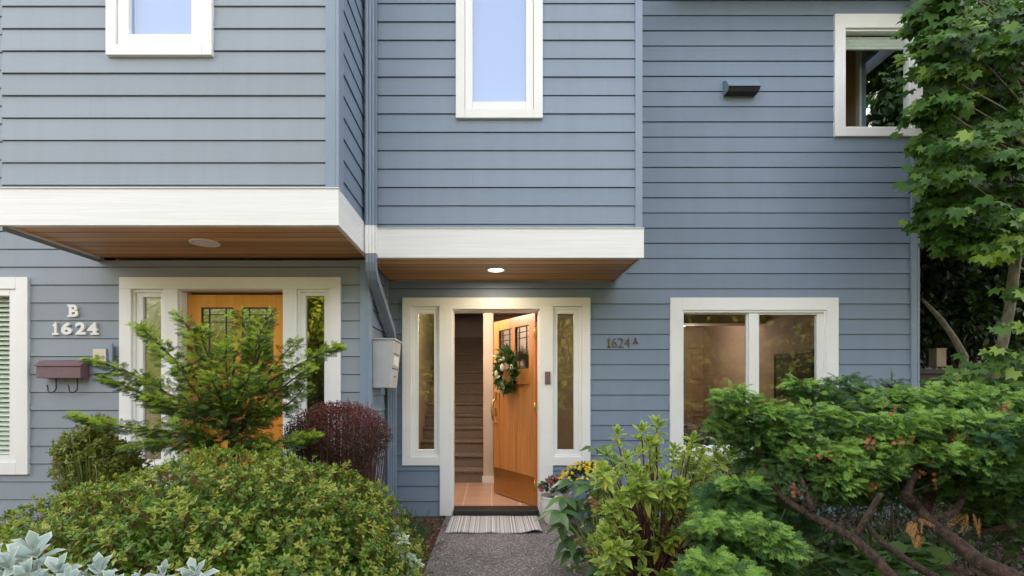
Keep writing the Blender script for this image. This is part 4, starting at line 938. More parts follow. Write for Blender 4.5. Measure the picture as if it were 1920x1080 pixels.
arms = [((420, 800), (166, 672), .0, 3.2), ((420, 800), (194, 708), .1, 3.35), ((400, 830), (140, 778), .0, 3.1), ((430, 740), (257, 609), .1, 3.3), ((430, 720), (330, 588), -.1, 3.4),
        ((440, 740), (512, 582), .1, 3.2), ((440, 720), (445, 584), 0, 3.4), ((440, 770), (634, 648), 0, 3.2), ((440, 740), (560, 636), .1, 3.4), ((450, 790), (580, 690), 0, 3.1),
        ((450, 800), (572, 722), .1, 3.3), ((450, 810), (510, 760), .1, 3.1), ((460, 840), (590, 815), -.1, 3.2), ((430, 760), (375, 612), -.1, 3.15), ((430, 780), (280, 745), .1, 3.0),
        ((430, 820), (230, 842), .1, 3.2), ((430, 790), (470, 690), .1, 2.95), ((430, 800), (390, 700), .1, 3.0), ((430, 820), (330, 790), .1, 3.0), ((440, 830), (520, 850), 0, 3.1),
        ((430, 840), (400, 850), .1, 3.0), ((430, 800), (330, 680), .1, 3.1), ((430, 800), (425, 650), .0, 3.1), ((440, 780), (480, 640), 0, 3.3)]
tr = MB(); fo = Fol(); base = W(440, 940, 3.25)
tr.tube([Vector((base.x, 3.25, GZ)), W(436, 860, 3.25), W(440, 780, 3.25), W(438, 700, 3.25)], [.045, .038, .028, .015], 8, wob=.1)
for i, (a, b_, sag, Y) in enumerate(arms):
    A = W(a[0], a[1], 3.25); B = W(b_[0], b_[1], Y); pts = spline(A, B, 14, -.02 if sag == 0 else .03, .035, i)
    tr.tube(pts, [.010*(1-j/15)+.002 for j in range(15)], 6, wob=.1)
    ln = (B-A).length; P_ = np.array([tuple(q) for q in pts]); 
    k = int(ln*400); t = rng.uniform(.12, 1.0, k)**.8; idx = np.clip((t*14).astype(int), 0, 13); fr_ = (t*14-idx)[:, None]
    q = P_[idx]*(1-fr_) + P_[np.minimum(idx+1, 14)]*fr_; dirn = unit(P_[np.minimum(idx+1, 14)]-P_[idx])
    width = (.062*(1-t)+.014)[:, None]; side = rnd(k)*np.array([1, 1, .6]); pos = q + side*width*.7
    dd = dirn*np.array([1, 1, .6]) + unit(side)*np.array([1, 1, .35]) + np.array([0, -.1, -.05]); nr = rnd(k, .40) + np.array([0, -.95, .9])
    Lh = rng.uniform(.040, .062, k)*(1.15-.3*t); tip = (rng.random(k) < .42+.45*t**2) & (side[:, 2] > -.3)
    for h in range(4):
        hs = (np.arange(k) % 4 == h)
        for q_, mi in ((hs & ~tip, 0), (hs & tip, 1)):
            fo.add(HIN[h], pos[q_], dd[q_], nr[q_], Lh[q_], Lh[q_]*.9, mi, .1)
# hidden inner foliage
k = 380; pos = np.array(W(425, 790, 3.25)) + rnd(k)*np.array([.16, .10, .13]); 
fo.add(HIN[0], pos, rnd(k)*np.array([1, 1, .5]), rnd(k, .5)+np.array([0, 0, 1]), rng.uniform(.05, .09, k), rng.uniform(.05, .08, k), 0, .1)
k = 70; pos = np.array(W(410, 780, 3.15)) + np.clip(rnd(k), -1.4, 1.4)*np.array([.17, .10, .13]); fo.add(HIN[1], pos, rnd(k), rnd(k), .05, .045, 2)
fo.build('foliage', [M_hinL, M_hinLt, M_cone], hl_); tr.build('branches', M_bark, hl_)

# right big hinoki
hr = thing('cypress_shrub', 'broad spreading bright green cypress with bare red-brown trunks at lower right', 'conifer', (2.4, 2.4, GZ))
pads = [ # px,py,rpx,Y, kind(0 green,1 light,2 blue)
 (1362, 798, 34, 2.65, 1), (1392, 768, 42, 2.6, 1), (1378, 742, 34, 2.6, 1), (1428, 776, 46, 2.6, 1), (1408, 812, 44, 2.6, 0), (1460, 800, 48, 2.6, 1), (1438, 835, 46, 2.65, 0),
 (1500, 722, 26, 2.85, 1), (1525, 736, 34, 2.85, 0), (1580, 722, 32, 2.95, 0), (1590, 745, 38, 2.95, 0), (1555, 760, 36, 2.8, 0), (1520, 778, 44, 2.65, 1), (1498, 812, 44, 2.6, 2), (1545, 800, 48, 2.7, 2),
 (1580, 790, 44, 2.6, 1), (1610, 800, 48, 2.55, 1), (1560, 845, 50, 2.5, 1), (1515, 850, 46, 2.5, 1), (1640, 770, 44, 2.8, 2), (1660, 748, 40, 2.8, 1), (1690, 760, 46, 2.7, 1), (1722, 742, 42, 2.75, 1),
 (1760, 752, 46, 2.7, 1), (1800, 742, 44, 2.75, 1), (1840, 752, 48, 2.65, 1), (1885, 750, 48, 2.6, 1), (1930, 760, 50, 2.5, 1), (1650, 815, 50, 2.5, 1), (1700, 800, 52, 2.45, 1), (1750, 795, 54, 2.4, 1),
 (1800, 790, 54, 2.4, 1), (1850, 800, 54, 2.3, 1), (1905, 820, 60, 2.2, 2), (1690, 850, 50, 2.4, 1), (1640, 870, 48, 2.4, 1), (1600, 880, 46, 2.4, 1), (1740, 845, 52, 2.35, 1), (1800, 840, 50, 2.35, 0),
 (1860, 860, 56, 2.25, 1), (1910, 880, 56, 2.2, 0), (1580, 905, 40, 2.4, 1), (1480, 880, 42, 2.5, 0), (1540, 890, 40, 2.5, 0), (1620, 840, 46, 2.6, 0), (1770, 890, 50, 2.5, 0), (1830, 905, 50, 2.4, 0), (1890, 930, 56, 2.4, 0), (1720, 880, 46, 2.6, 0), (1660, 890, 44, 2.6, 2), (1930, 800, 60, 2.4, 1), (1800, 870, 50, 2.7, 0), (1870, 890, 60, 2.7, 0), (1920, 960, 60, 2.6, 0), (1430, 870, 40, 2.7, 0), (1480, 845, 46, 2.75, 0), (1600, 930, 34, 2.8, 0), (1650, 915, 40, 2.8, 2), (1700, 905, 44, 2.7, 0), (1560, 925, 30, 2.7, 0), (1780, 915, 44, 2.6, 0), (1850, 935, 50, 2.6, 0), (1900, 905, 50, 2.3, 1), (1850, 970, 34, 2.7, 0), (1900, 1000, 50, 2.7, 0)]
def pad_foliage(fo, pads, dens=1.0, Lb=.058):
    for (px, py, rp, Y, kind) in pads:
        c_ = np.array(W(px, py, Y)); r_ = rp*Y/F; k = int(140*dens*(rp/45)**1.3)
        a = rng.uniform(0, 6.283, k); rr = np.sqrt(rng.uniform(0, 1, k)); h = (1-rr**2)*r_*.42
        pos = c_ + np.stack([np.cos(a)*rr*r_*.95, np.sin(a)*rr*r_*.8, h-r_*.15+rng.normal(size=k)*r_*.14], 1)
        rad = np.stack([np.cos(a), np.sin(a), np.zeros(k)], 1)
        dd = rad + np.array([0, -.25, .12]) + rnd(k, .35); nr = np.array([0, -.65, 1.0]) + rad*.35 + rnd(k, .36)
        L = rng.uniform(.75, 1.2, k)*Lb; hi = (rng.random(k) < (.75 if kind == 1 else .12)) & (h > r_*.09)  # light from above put into the colour: paler sprays on pad tops
        for hh in range(4):
            hs = (np.arange(k) % 4 == hh)
            b0 = 2 if kind == 2 else 0
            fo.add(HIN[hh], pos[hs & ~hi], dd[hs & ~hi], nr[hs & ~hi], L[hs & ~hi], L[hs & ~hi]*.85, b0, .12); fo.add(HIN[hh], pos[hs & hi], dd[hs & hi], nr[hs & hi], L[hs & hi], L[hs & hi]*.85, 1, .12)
        # darker under-layer of the pad
        k = int(46*dens*(rp/45)**1.3); pos = c_ + rnd(k)*np.array([.5, .5, .22])*r_ - np.array([0, -.02, r_*.4]); fo.add(HIN[1], pos, rnd(k)*np.array([1, 1, .4]), rnd(k, .5)+np.array([0, 0, 1]), Lb, Lb*.8, 0, .1)
fo = Fol(); pad_foliage(fo, pads, 1.15)
for (px, py, n_) in ((1670, 768, 8), (1640, 830, 16), (1725, 845, 14), (1790, 825, 26), (1812, 808, 20), (1770, 838, 12), (1738, 863, 14), (1700, 825, 8), (1530, 858, 8), (1880, 772, 12), (1850, 860, 12), (1838, 876, 8), (1730, 885, 8), (1755, 902, 8), (1895, 860, 6), (1490, 918, 12), (1640, 916, 12), (1565, 855, 5)):
    cc = np.array(W(px, py, 2.3 if px > 1600 else 2.35)); fo.add(RND, cc + rnd(n_, .014), rnd(n_), rnd(n_), .018, .018, 3)
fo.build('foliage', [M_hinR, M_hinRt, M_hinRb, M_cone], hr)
def poly(pts): return [W(*p) for p in pts]
tr = MB()
tr.tube(poly([(1720, 1120, 1.95), (1668, 1078, 2.0), (1640, 1045, 2.05), (1600, 1008, 2.15), (1555, 985, 2.25), (1500, 955, 2.35), (1465, 930, 2.4), (1440, 895, 2.5), (1425, 850, 2.6), (1400, 810, 2.65)]), [.022, .021, .020, .019, .017, .015, .013, .011, .008, .005], 9, wob=.08)
tr.tube(poly([(1605, 1005, 2.15), (1625, 970, 2.15), (1645, 935, 2.15), (1652, 925, 2.15)]), [.013, .012, .011, .010], 8, wob=.08)
tr.tube(poly([(1500, 955, 2.35), (1530, 940, 2.4), (1545, 900, 2.45), (1560, 850, 2.5)]), [.014, .012, .010, .006], 7, wob=.08)
tr.tube(poly([(1525, 960, 2.3), (1515, 930, 2.35), (1500, 890, 2.4)]), [.014, .011, .008], 7, wob=.08)
tr.tube(poly([(1985, 1120, 1.9), (1900, 1085, 2.0), (1840, 1055, 2.05), (1790, 1015, 2.15), (1745, 980, 2.25), (1712, 940, 2.35), (1690, 900, 2.45), (1660, 850, 2.6), (1640, 800, 2.7)]), [.036, .034, .031, .027, .023, .019, .016, .012, .007], 10, wob=.1)
tr.tube(poly([(1745, 975, 2.25), (1790, 960, 2.3), (1808, 930, 2.35), (1800, 880, 2.4), (1790, 830, 2.4)]), [.013, .014, .013, .009, .005], 8, wob=.1)
tr.tube(poly([(1712, 950, 2.3), (1700, 925, 2.27), (1712, 895, 2.3), (1730, 860, 2.4), (1745, 820, 2.5)]), [.022, .018, .014, .009, .005], 8, wob=.1)
tr.tube(poly([(1735, 975, 2.45), (1740, 935, 2.5), (1720, 880, 2.6), (1700, 820, 2.7)]), [.024, .022, .018, .008], 8, wob=.12)
tr.tube(poly([(1830, 1000, 2.4), (1880, 990, 2.35), (1960, 975, 2.3)]), [.012, .014, .016], 7, wob=.1)
tr.tube(poly([(1760, 1085, 2.0), (1700, 1050, 2.1), (1650, 1015, 2.2), (1625, 980, 2.3)]), [.016, .014, .012, .008], 7, wob=.1)
tr.tube(poly([(1860, 890, 2.3), (1840, 900, 2.3), (1830, 880, 2.3), (1870, 870, 2.25), (1900, 862, 2.25)]), [.006, .006, .005, .004, .003], 6)
tr.build('trunk', M_barkr, hr)
tw = Fol(); k = 260; px = rng.uniform(1440, 1920, k); py = rng.uniform(880, 1020, k); Yv = rng.uniform(2.3, 3.1, k)
pos = np.stack([(px-VX)*Yv/F, Yv, CZ-(py-VY)*Yv/F], 1); tw.add(STICK, pos, rnd(k)+np.array([.3, 0, .8]), rnd(k), rng.uniform(.06, .2, k), .004, 0); tw.build('twigs', M_bark, hr)
fo = Fol()
for (px, py) in ((1722, 975), (1724, 998)):
    k = 4; fo.add(HIN[0], np.array(W(px, py, 2.15))+rnd(k, .012), rnd(k, .4)+np.array([0, 0, -1]), rnd(k), .06, .05, 0)
k = 5; fo.add(HIN[2], np.array(W(1825, 962, 2.3))+rnd(k, .03)*np.array([1, 1, .5]), rnd(k, .3)+np.array([0, 0, -1]), rnd(k), .09, .05, 0)
fo.build('dead_sprays', mat_leaf('dry_spray', [(.42, .22, .09), (.55, .32, .14), (.4, .2, .08)], .7, .2, .2), hr)
# lower small hinoki
hs_ = thing('cypress_shrub', 'low soft green cypress between the variegated shrub and the red-brown trunks', 'conifer', (1.15, 2.3, GZ))
pads2 = [(1390, 912, 40, 2.5, 1), (1350, 920, 34, 2.55, 2), (1430, 925, 38, 2.6, 2), (1350, 950, 38, 2.5, 0), (1400, 955, 42, 2.5, 0), (1440, 960, 36, 2.6, 2), (1385, 985, 44, 2.3, 1), (1340, 985, 36, 2.3, 1), (1430, 1000, 44, 2.25, 1), (1460, 1025, 38, 2.2, 1), (1400, 1030, 44, 2.3, 0),
 (1350, 1020, 36, 2.4, 0), (1330, 1060, 40, 2.1, 1), (1380, 1075, 40, 2.1, 1), (1440, 1065, 44, 2.3, 0), (1490, 985, 36, 2.7, 2), (1480, 1010, 34, 2.6, 0), (1400, 1000, 60, 2.7, 0), (1470, 950, 40, 2.8, 0), (1312, 1075, 30, 2.1, 1)]
fo = Fol(); pad_foliage(fo, pads2, 1.0, .058); fo.build('foliage', [M_hinR, M_hinRt, M_hinRb], hs_)
tr = MB(); tr.tube([Vector((1.25, 2.5, GZ)), W(1400, 1060, 2.45), W(1380, 1000, 2.45), W(1385, 930, 2.5)], [.025, .02, .014, .006], 7, wob=.1); tr.tube([Vector((1.5, 2.75, GZ)), W(1500, 1060, 2.7), W(1508, 1000, 2.7)], [.012, .01, .006], 7); tr.build('trunk', M_bark, hs_)

# ---- dark background shrubs below the right cypress
bgp = thing('evergreen_shrub', 'dark glossy evergreen shrub in the shade behind the cypress trunks', 'shrub', (3.4, 3.9, GZ))
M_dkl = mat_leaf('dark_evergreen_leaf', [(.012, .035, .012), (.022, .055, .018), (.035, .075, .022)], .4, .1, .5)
fo = Fol(); k = 16000; pos = np.stack([rng.uniform(1.7, 5.2, k), rng.uniform(3.3, 4.6, k), rng.uniform(GZ, 1.0, k)], 1); keep = pos[:, 2] < .80+.12*np.sin(pos[:, 0]*5)+.1*np.cos(pos[:, 1]*6); pos = pos[keep]; k = len(pos)
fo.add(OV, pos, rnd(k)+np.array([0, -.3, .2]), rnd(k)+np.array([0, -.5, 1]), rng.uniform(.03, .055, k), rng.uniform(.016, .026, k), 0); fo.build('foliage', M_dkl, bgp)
fo = Fol(); k = 200; b0 = np.stack([rng.uniform(1.8, 5, k), rng.uniform(3.4, 4.5, k), np.full(k, GZ)], 1); fo.add(STICK, b0, rnd(k, .25)+np.array([0, 0, 1]), rnd(k), rng.uniform(.3, .65, k), .007, 0); fo.build('stems', M_stemd, bgp)
# lady's mantle cover
M_alch = mat_leaf('mantle_leaf', [(.04, .10, .025), (.07, .15, .035), (.12, .20, .045)], .45, .2, .5)
fo = Fol(); k = 420; px = rng.uniform(1470, 1760, k); py = rng.uniform(1000, 1100, k); z = rng.uniform(.05, .22, k); Yv = (CZ-z)*F/(py-VY); Yv = np.clip(Yv, 2.2, 4)
pos = np.stack([(px-VX)*Yv/F, Yv, z], 1); fo.add(RND, pos, rnd(k, .5)+np.array([0, -1, .1]), rnd(k, .25)+np.array([0, -.35, 1]), rng.uniform(.06, .13, k), rng.uniform(.07, .14, k), 0)
fo.add(STICK, pos*np.array([1, 1, 0])+np.array([0, 0, GZ]), np.array([0, 0, 1.])+rnd(k, .05), rnd(k), pos[:, 2]+.06, .003, 0)
tag(fo.build('ground_cover', M_alch), 'round scalloped green leaves covering the soil under the bare cypress trunks', 'ground cover', kind='stuff')

# ---- variegated daphne
dphn = thing('variegated_shrub', 'yellow-green variegated shrub with whorled leaves right of the path', 'shrub', (.95, 3.0, GZ))
M_vg = mat_leaf('variegated_green', [(.09, .17, .03), (.18, .31, .045), (.34, .46, .06)], .4, .2, .5)
M_vy = mat_leaf('variegated_margin', [(.34, .42, .07), (.46, .50, .11), (.40, .46, .09)], .4, .25, .5)
M_yel = mat_leaf('yellow_leaf', [(.62, .50, .06), (.55, .52, .08), (.50, .50, .10)], .4, .3, .5, (1.2, 1.1, .5, 1))
tips = [(1157, 822, 1), (1203, 815, 1), (1232, 803, 1), (1264, 850, 0), (1299, 832, 0), (1346, 835, 0), (1130, 888, 1), (1172, 870, 0), (1326, 892, 0), (1207, 922, 1), (1185, 915, 0), (1163, 942, 0), (1135, 958, 0), (1232, 940, 0), (1148, 965, 0), (1280, 950, 0), (1132, 1005, 0), (1231, 1018, 0), (1196, 1030, 0), (1243, 1050, 0), (1192, 1064, 0), (1292, 985, 0), (1397, 898, 1), (1420, 892, 0), (1310, 860, 0), (1285, 872, 0), (1245, 905, 0), (1225, 865, 1), (1350, 872, 0), (1300, 905, 1), (1330, 930, 0), (1270, 915, 1), (1215, 962, 0), (1255, 980, 0), (1180, 990, 0), (1160, 1030, 0), (1220, 1075, 0), (1285, 1030, 0), (1370, 860, 0), (1375, 905, 0), (1260, 1010, 0), (1170, 1005, 0), (1210, 890, 0), (1335, 955, 0), (1148, 990, 0), (1240, 1085, 0), (1150, 1075, 0), (1440, 905, 0), (1405, 930, 0), (1315, 990, 0)]
fo = Fol(); sm_ = MB(); root = Vector((.98, 3.1, GZ)); rr = random.Random(3)
for q in range(34): tips.append((rr.uniform(1128, 1340), rr.uniform(885, 1085), 1 if rr.random() < .2 else 0))
for i, (px, py, yl) in enumerate(tips):
    Y = rr.uniform(2.75, 3.35); c_ = W(px, py, Y); hub = Vector((root.x + (c_.x-root.x)*.45, root.y+(c_.y-root.y)*.4, GZ + (c_.z-GZ)*.45))
    a_ = (c_-hub).normalized(); axs = np.array([tuple(a_*.5 + Vector((rr.uniform(-.4, .4), rr.uniform(-1.1, -.2), .8)))])
    whorl(fo, VAR3, [tuple(c_)], axs, 13, .085, .034, (12, 78), 0, .35, bend=.0)
    whorl(fo, VAR3, [tuple(c_ - a_*.05)], axs, 8, .088, .033, (-8, 35), 0, .4, bend=.05)
    if rr.random() < (.9 if yl else .25): whorl(fo, LONG, [tuple(c_ - a_*.04)], axs, 3 if yl else 2, .085, .028, (-40, 0), 2, .5, bend=.2)
    for q in range(2):
        c2 = c_ + Vector((rr.uniform(-.09, .09), rr.uniform(-.05, .25), rr.uniform(-.16, -.03))); ax2 = np.array([(rr.uniform(-.6, .6), rr.uniform(-1.2, -.1), .8)])
        whorl(fo, VAR3, [tuple(c2)], ax2, 9, .075, .029, (10, 72), 0, .35, bend=.0); sm_.tube([hub, c2], [.005, .003], 5)
    sm_.tube([root + Vector((rr.uniform(-.12, .12), rr.uniform(-.1, .1), 0)), hub + Vector((rr.uniform(-.03, .03), rr.uniform(-.03, .03), 0)), c_ - a_*.12, c_], [.008, .0065, .0045, .004], 6)
fo.build('foliage', [M_vg, M_vy, M_yel], dphn); sm_.build('stems', M_stemd, dphn)

# ---- big leaved plant at the path (hellebore like)
hb = thing('large_leaf_plant', 'dark green plant with long drooping leaflets and dried flowers beside the path', 'plant', (.72, 3.45, GZ))
M_hb = mat_leaf('hellebore_leaf', [(.06, .13, .05), (.09, .18, .07), (.14, .25, .07)], .35, .2, .5)
fo = Fol(); sm_ = MB(); root = Vector((.73, 3.4, GZ)); rr = random.Random(8)
heads = [(1120, 845, 1), (1150, 870, 0), (1075, 905, 0), (1110, 915, 1), (1060, 935, 0), (1135, 925, 0), (1085, 955, 1), (1155, 950, 0), (1060, 985, 0), (1100, 1000, 0), (1075, 1035, 0), (1050, 960, 0), (1120, 975, 0), (1125, 1060, 0), (1070, 1065, 0), (1140, 915, 0), (1105, 940, 0), (1075, 1010, 0)]
for (px, py, up) in heads:
    Y = rr.uniform(3.3, 3.65); c_ = W(px, py, Y)
    n_ = 7; k = n_; a = np.linspace(0, 2*np.pi, k, endpoint=False)+rr.uniform(0, 6); d = np.stack([np.cos(a), np.sin(a)*.9-.2, np.full(k, .35 if up else .05)+rng.normal(size=k)*.2], 1)
    fo.add(LONG, np.repeat(np.array([tuple(c_)]), k, 0), d, np.array([0, -.4, 1.])+rnd(k, .2), rng.uniform(.12, .18, k), rng.uniform(.048, .066, k), 0, .35)
    mid = root.lerp(c_, .5) + Vector((rr.uniform(-.04, .04), 0, .05)); sm_.tube([root + Vector((rr.uniform(-.05, .05), rr.uniform(-.05, .05), 0)), mid, c_], [.008, .006, .004], 6)
fo.build('foliage', M_hb, hb, True); sm_.build('stems', M_stemg, hb)
fo = Fol()
for (px, py) in ((1113, 943), (1085, 1013), (1108, 1030), (1120, 950)):
    k = 14; fo.add(OV, np.array(W(px, py, 3.2))+rnd(k, .012), rnd(k), rnd(k), .03, .02, 0)
fo.build('dried_flowers', mat_leaf('dried_petal', [(.32, .15, .07), (.45, .26, .14), (.3, .16, .09)], .7, .3, .2), hb)
fo = Fol(); c_ = np.array([tuple(W(1131, 885, 3.2))]); whorl(fo, LONG, c_, np.array([[0, -.3, 1.]]), 12, .10, .028, (-20, 70), 0, .4, bend=.2)
fo.build('yellow_leaves', M_yel, hb)

# ---- potted flowers
def pot(loc, r, h, mat, label, name='plant_pot', rings=True):
    t = thing(name, label, 'plant pot', loc)
    mb = MB(); prof = [(r*.66, 0), (r*.70, .01)]
    n_ = 12
    for i in range(n_+1):
        u = i/n_; prof.append((r*(.70+.30*math.sin(u*1.9)/math.sin(1.9) if u < .8 else 1.0) + (.003*(i % 2) if rings else 0), .01+u*(h-.03)))
    prof += [(r*1.03, h-.015), (r*1.03, h), (r*.93, h), (r*.90, h-.03), (r*.88, h-.04)]
    mb.lathe(loc, prof, 36); mb.build('pot', mat, t); 
    mb = MB(); mb.lathe((loc[0], loc[1], loc[2]+h-.045), [(r*.89, 0), (r*.87, .01)], 24); mb.build('soil', M_mulch, t)
    return t
p1 = (W(1042, 972, 4.86).x, 4.86, GZ)
t1 = pot(p1, .145, .26, M_potw, 'white ribbed ceramic pot of pink flowers at the right foot of the door casing')
fo = Fol(); c_ = np.array([p1[0]-.01, p1[1], p1[2]+.31]); k = 220; u = unit(rnd(k)); u[:, 2] = abs(u[:, 2]); pos = c_ + u*np.array([.14, .14, .11])*rng.uniform(.6, 1, (k, 1)); fo.add(OV, pos, u+rnd(k, .4), u+np.array([0, -.3, .8]), .05, .034, 0)
fo.build('leaves', mat_leaf('kalanchoe_leaf', [(.015, .04, .012), (.03, .07, .02), (.04, .09, .025)], .35, .1), t1)
fo = Fol(); k = 200; cc = np.array([[-.06, -.10, .10], [.0, -.09, .12], [-.13, -.08, .02], [.05, -.08, .13], [-.03, -.12, .05]]); pos = c_ + cc[rng.integers(0, 5, k)] + rnd(k, .014); fo.add(OV, pos, rnd(k), rnd(k)+np.array([0, -.5, .5]), .016, .014, 0); fo.build('flowers', mat_leaf('pink_petal', [(.42, .07, .11), (.55, .14, .19), (.60, .28, .30)], .5, .3, .3, (1, 1, 1, 1)), t1)
p2 = (W(1135, 950, 4.65).x, 4.65, GZ)
t2 = pot(p2, .175, .34, M_potn, 'navy glazed pot of yellow flowers behind the large leaf plant', rings=False)
fo = Fol(); c_ = np.array([p2[0]-.15, p2[1]-.03, p2[2]+.42]); k = 500; u = unit(rnd(k)); u[:, 2] = abs(u[:, 2]); pos = c_ + u*np.array([.26, .17, .17])*rng.uniform(.6, 1, (k, 1)); fo.add(OV, pos, u+rnd(k, .4), u+np.array([0, -.3, .8]), .045, .028, 0); fo.build('leaves', M_dkl, t2)
fo = Fol(); k = 110; u = unit(rnd(k)); u[:, 2] = abs(u[:, 2]); u[:, 1] = -abs(u[:, 1]); cen = c_ + u*np.array([.27, .19, .20]); whorl(fo, OV, cen, u+np.array([0, -.3, .7]), 12, .021, .010, (0, 50), 0, .2); fo.build('flowers', mat_leaf('yellow_petal', [(.75, .55, .02), (.82, .66, .03), (.8, .6, .05)], .5, .2, .3, (1, 1, 1, 1)), t2)

# ---- silver leaved plants
M_sil = mat_leaf('silver_felt_leaf', [(.30, .38, .34), (.36, .45, .40), (.44, .51, .45)], .85, .15, .1, (1, 1, 1, 1))
M_silm = mat_leaf('silver_felt_margin', [(.52, .55, .50), (.60, .62, .56)], .85, .15, .1, (1, 1, 1, 1))
ros = [[(72, 1030, 1.55, 1.25), (20, 1060, 1.5, 1.2), (110, 1062, 1.5, .9), (60, 1085, 1.45, 1.2), (0, 1030, 1.6, .9), (130, 1085, 1.45, .9)], [(190, 1060, 1.55, .9), (160, 1075, 1.55, .7), (215, 1082, 1.5, .8)], [(306, 1062, 1.6, .72), (262, 1078, 1.58, .7), (290, 1085, 1.55, .7)], [(370, 1064, 1.6, .85), (385, 1085, 1.55, .7)]]
labs = ['largest felted silver-leaved clump in the bottom left corner', 'felted silver-leaved rosette just right of the corner clump, by the green shrub', 'small felted silver-leaved rosette third from the left along the bottom edge', 'felted silver-leaved rosette farthest right along the bottom edge below the green shrub']
for grp, lab in zip(ros, labs):
    cx = sum(W(*q[:3]).x for q in grp)/len(grp); t = thing('silver_plant', lab, 'plant', (cx, 1.55, GZ), 'silver-leaved plants along the left front')
    fo = Fol(); fm = MB()
    for (px, py, Y, s_) in grp:
        s_ *= .86; c_ = W(px, py+22, Y); whorl(fo, SIL, [tuple(c_)], np.array([[rng.normal()*.15, -.3, 1.]]), 8, .088*s_, .044*s_, (12, 78), 0, .25)
        whorl(fo, SIL, [tuple(c_-Vector((0, 0, .035*s_)))], np.array([[rng.normal()*.15, -.3, 1.]]), 5, .10*s_, .046*s_, (0, 25), 0, .3)
        fm.tube([Vector((c_.x*.98, Y+.1, GZ)), c_.lerp(Vector((c_.x, Y, GZ)), .4), c_], [.006, .006, .006], 6)
    fo.build('leaves', [M_sil, M_silm], t, True); fm.build('stems', M_sil, t)
# white edged shrub at path
wv = thing('white_edged_shrub', 'small pale shrub with white-edged leaves at the left edge of the path', 'shrub', (-.52, 2.9, GZ))
M_wg = mat_leaf('pale_green_leaf', [(.20, .33, .17), (.28, .42, .24), (.35, .48, .30)], .5, .2)
M_ww = mat_leaf('white_leaf_edge', [(.62, .68, .52), (.72, .75, .62)], .5, .2, .4, (1, 1, 1, 1))
fo = Fol(); sm_ = MB()
for (px, py) in ((742, 1002), (755, 1018), (762, 1040), (770, 1052), (748, 1055), (735, 1030), (765, 1068), (745, 1080), (778, 1062), (730, 1060), (752, 1035), (722, 1085), (770, 1085), (738, 1015)):
    Y = rng.uniform(2.65, 2.95); c_ = W(px, py, Y); whorl(fo, VAR, [tuple(c_)], np.array([[rng.normal()*.3+.2, -.3, 1.]]), 10, .05, .024, (-5, 65), 0, .4); sm_.tube([(-.56, 2.85, GZ), tuple(c_)], [.005, .003], 5)
fo.build('foliage', [M_wg, M_ww], wv); sm_.build('stems', M_stemg, wv)
# rosemary like
M_ros = mat_leaf('rosemary_needle', [(.035, .075, .03), (.06, .11, .045), (.09, .14, .06)], .5, .1)
rs = thing('rosemary_shrub', 'low dark needle-leaved shrub at the foot of the downpipe', 'shrub', (-.75, 4.1, GZ))
fo = Fol(); k = 260; b0 = np.stack([rng.uniform(-.95, -.55, k), rng.uniform(3.7, 4.5, k), np.full(k, GZ)], 1); tp = b0 + np.array([0, -.05, 0]) + np.stack([rng.normal(size=k)*.07, rng.normal(size=k)*.07, rng.uniform(.10, .30, k)*(1-np.clip((b0[:, 0]+.72)*2.2, 0, .8))], 1)
fo.add(STICK, b0, tp-b0, rnd(k), np.linalg.norm(tp-b0, axis=1), .004, 0)
t_ = rng.uniform(.15, 1, (k, 26)); pos = (b0[:, None]+(tp-b0)[:, None]*t_[..., None]).reshape(-1, 3); kk = len(pos); fo.add(NEED, pos, np.repeat(unit(tp-b0), 26, 0)+rnd(kk, .6), rnd(kk), .028, .005, 0)
fo.build('foliage', M_ros, rs)
# spruce-like young tips behind the right cypress
M_spr = mat_leaf('blue_spruce_needle', [(.09, .15, .12), (.14, .21, .18), (.20, .27, .24)], .5, .1)
sp_ = [((1672, 712), 26, 3.3, 'blue-green spiky shoot beside the right corner of the house above the cypress'), ((1762, 738), 30, 3.4, 'flat blue-grey spiky shoot in front of the dark railing'), ((1632, 728), 22, 3.2, 'small green feathery shoot in front of the siding right of the large window')]
for (pp, rp, Y, lab) in sp_:
    c_ = W(pp[0], pp[1]+14, Y); t = thing('spruce_sapling', lab, 'sapling', (c_.x, Y, GZ), 'young spiky shoots behind the cypress')
    fo = Fol(); tr = MB(); tr.tube([(c_.x, Y, GZ), (c_.x, Y, c_.z)], [.01, .006], 6)
    for i in range(18):
        a = i*2.4; e_ = Vector((math.cos(a), math.sin(a), random.uniform(.1, .9))).normalized()*rp*Y/F*random.uniform(.7, 1.1); 
        if i == 0: e_ = Vector((0, 0, rp*Y/F*1.2))
        tr.tube([c_, c_+e_], [.004, .002], 5); k = 70; tt = rng.uniform(.1, 1, (k, 1)); fo.add(NEED, np.array(tuple(c_))+np.array(tuple(e_))*tt, np.array(tuple(e_.normalized()))+rnd(k, .6), rnd(k), .028, .004, 0)
    fo.build('foliage', M_spr, t); tr.build('trunk', M_bark2, t)

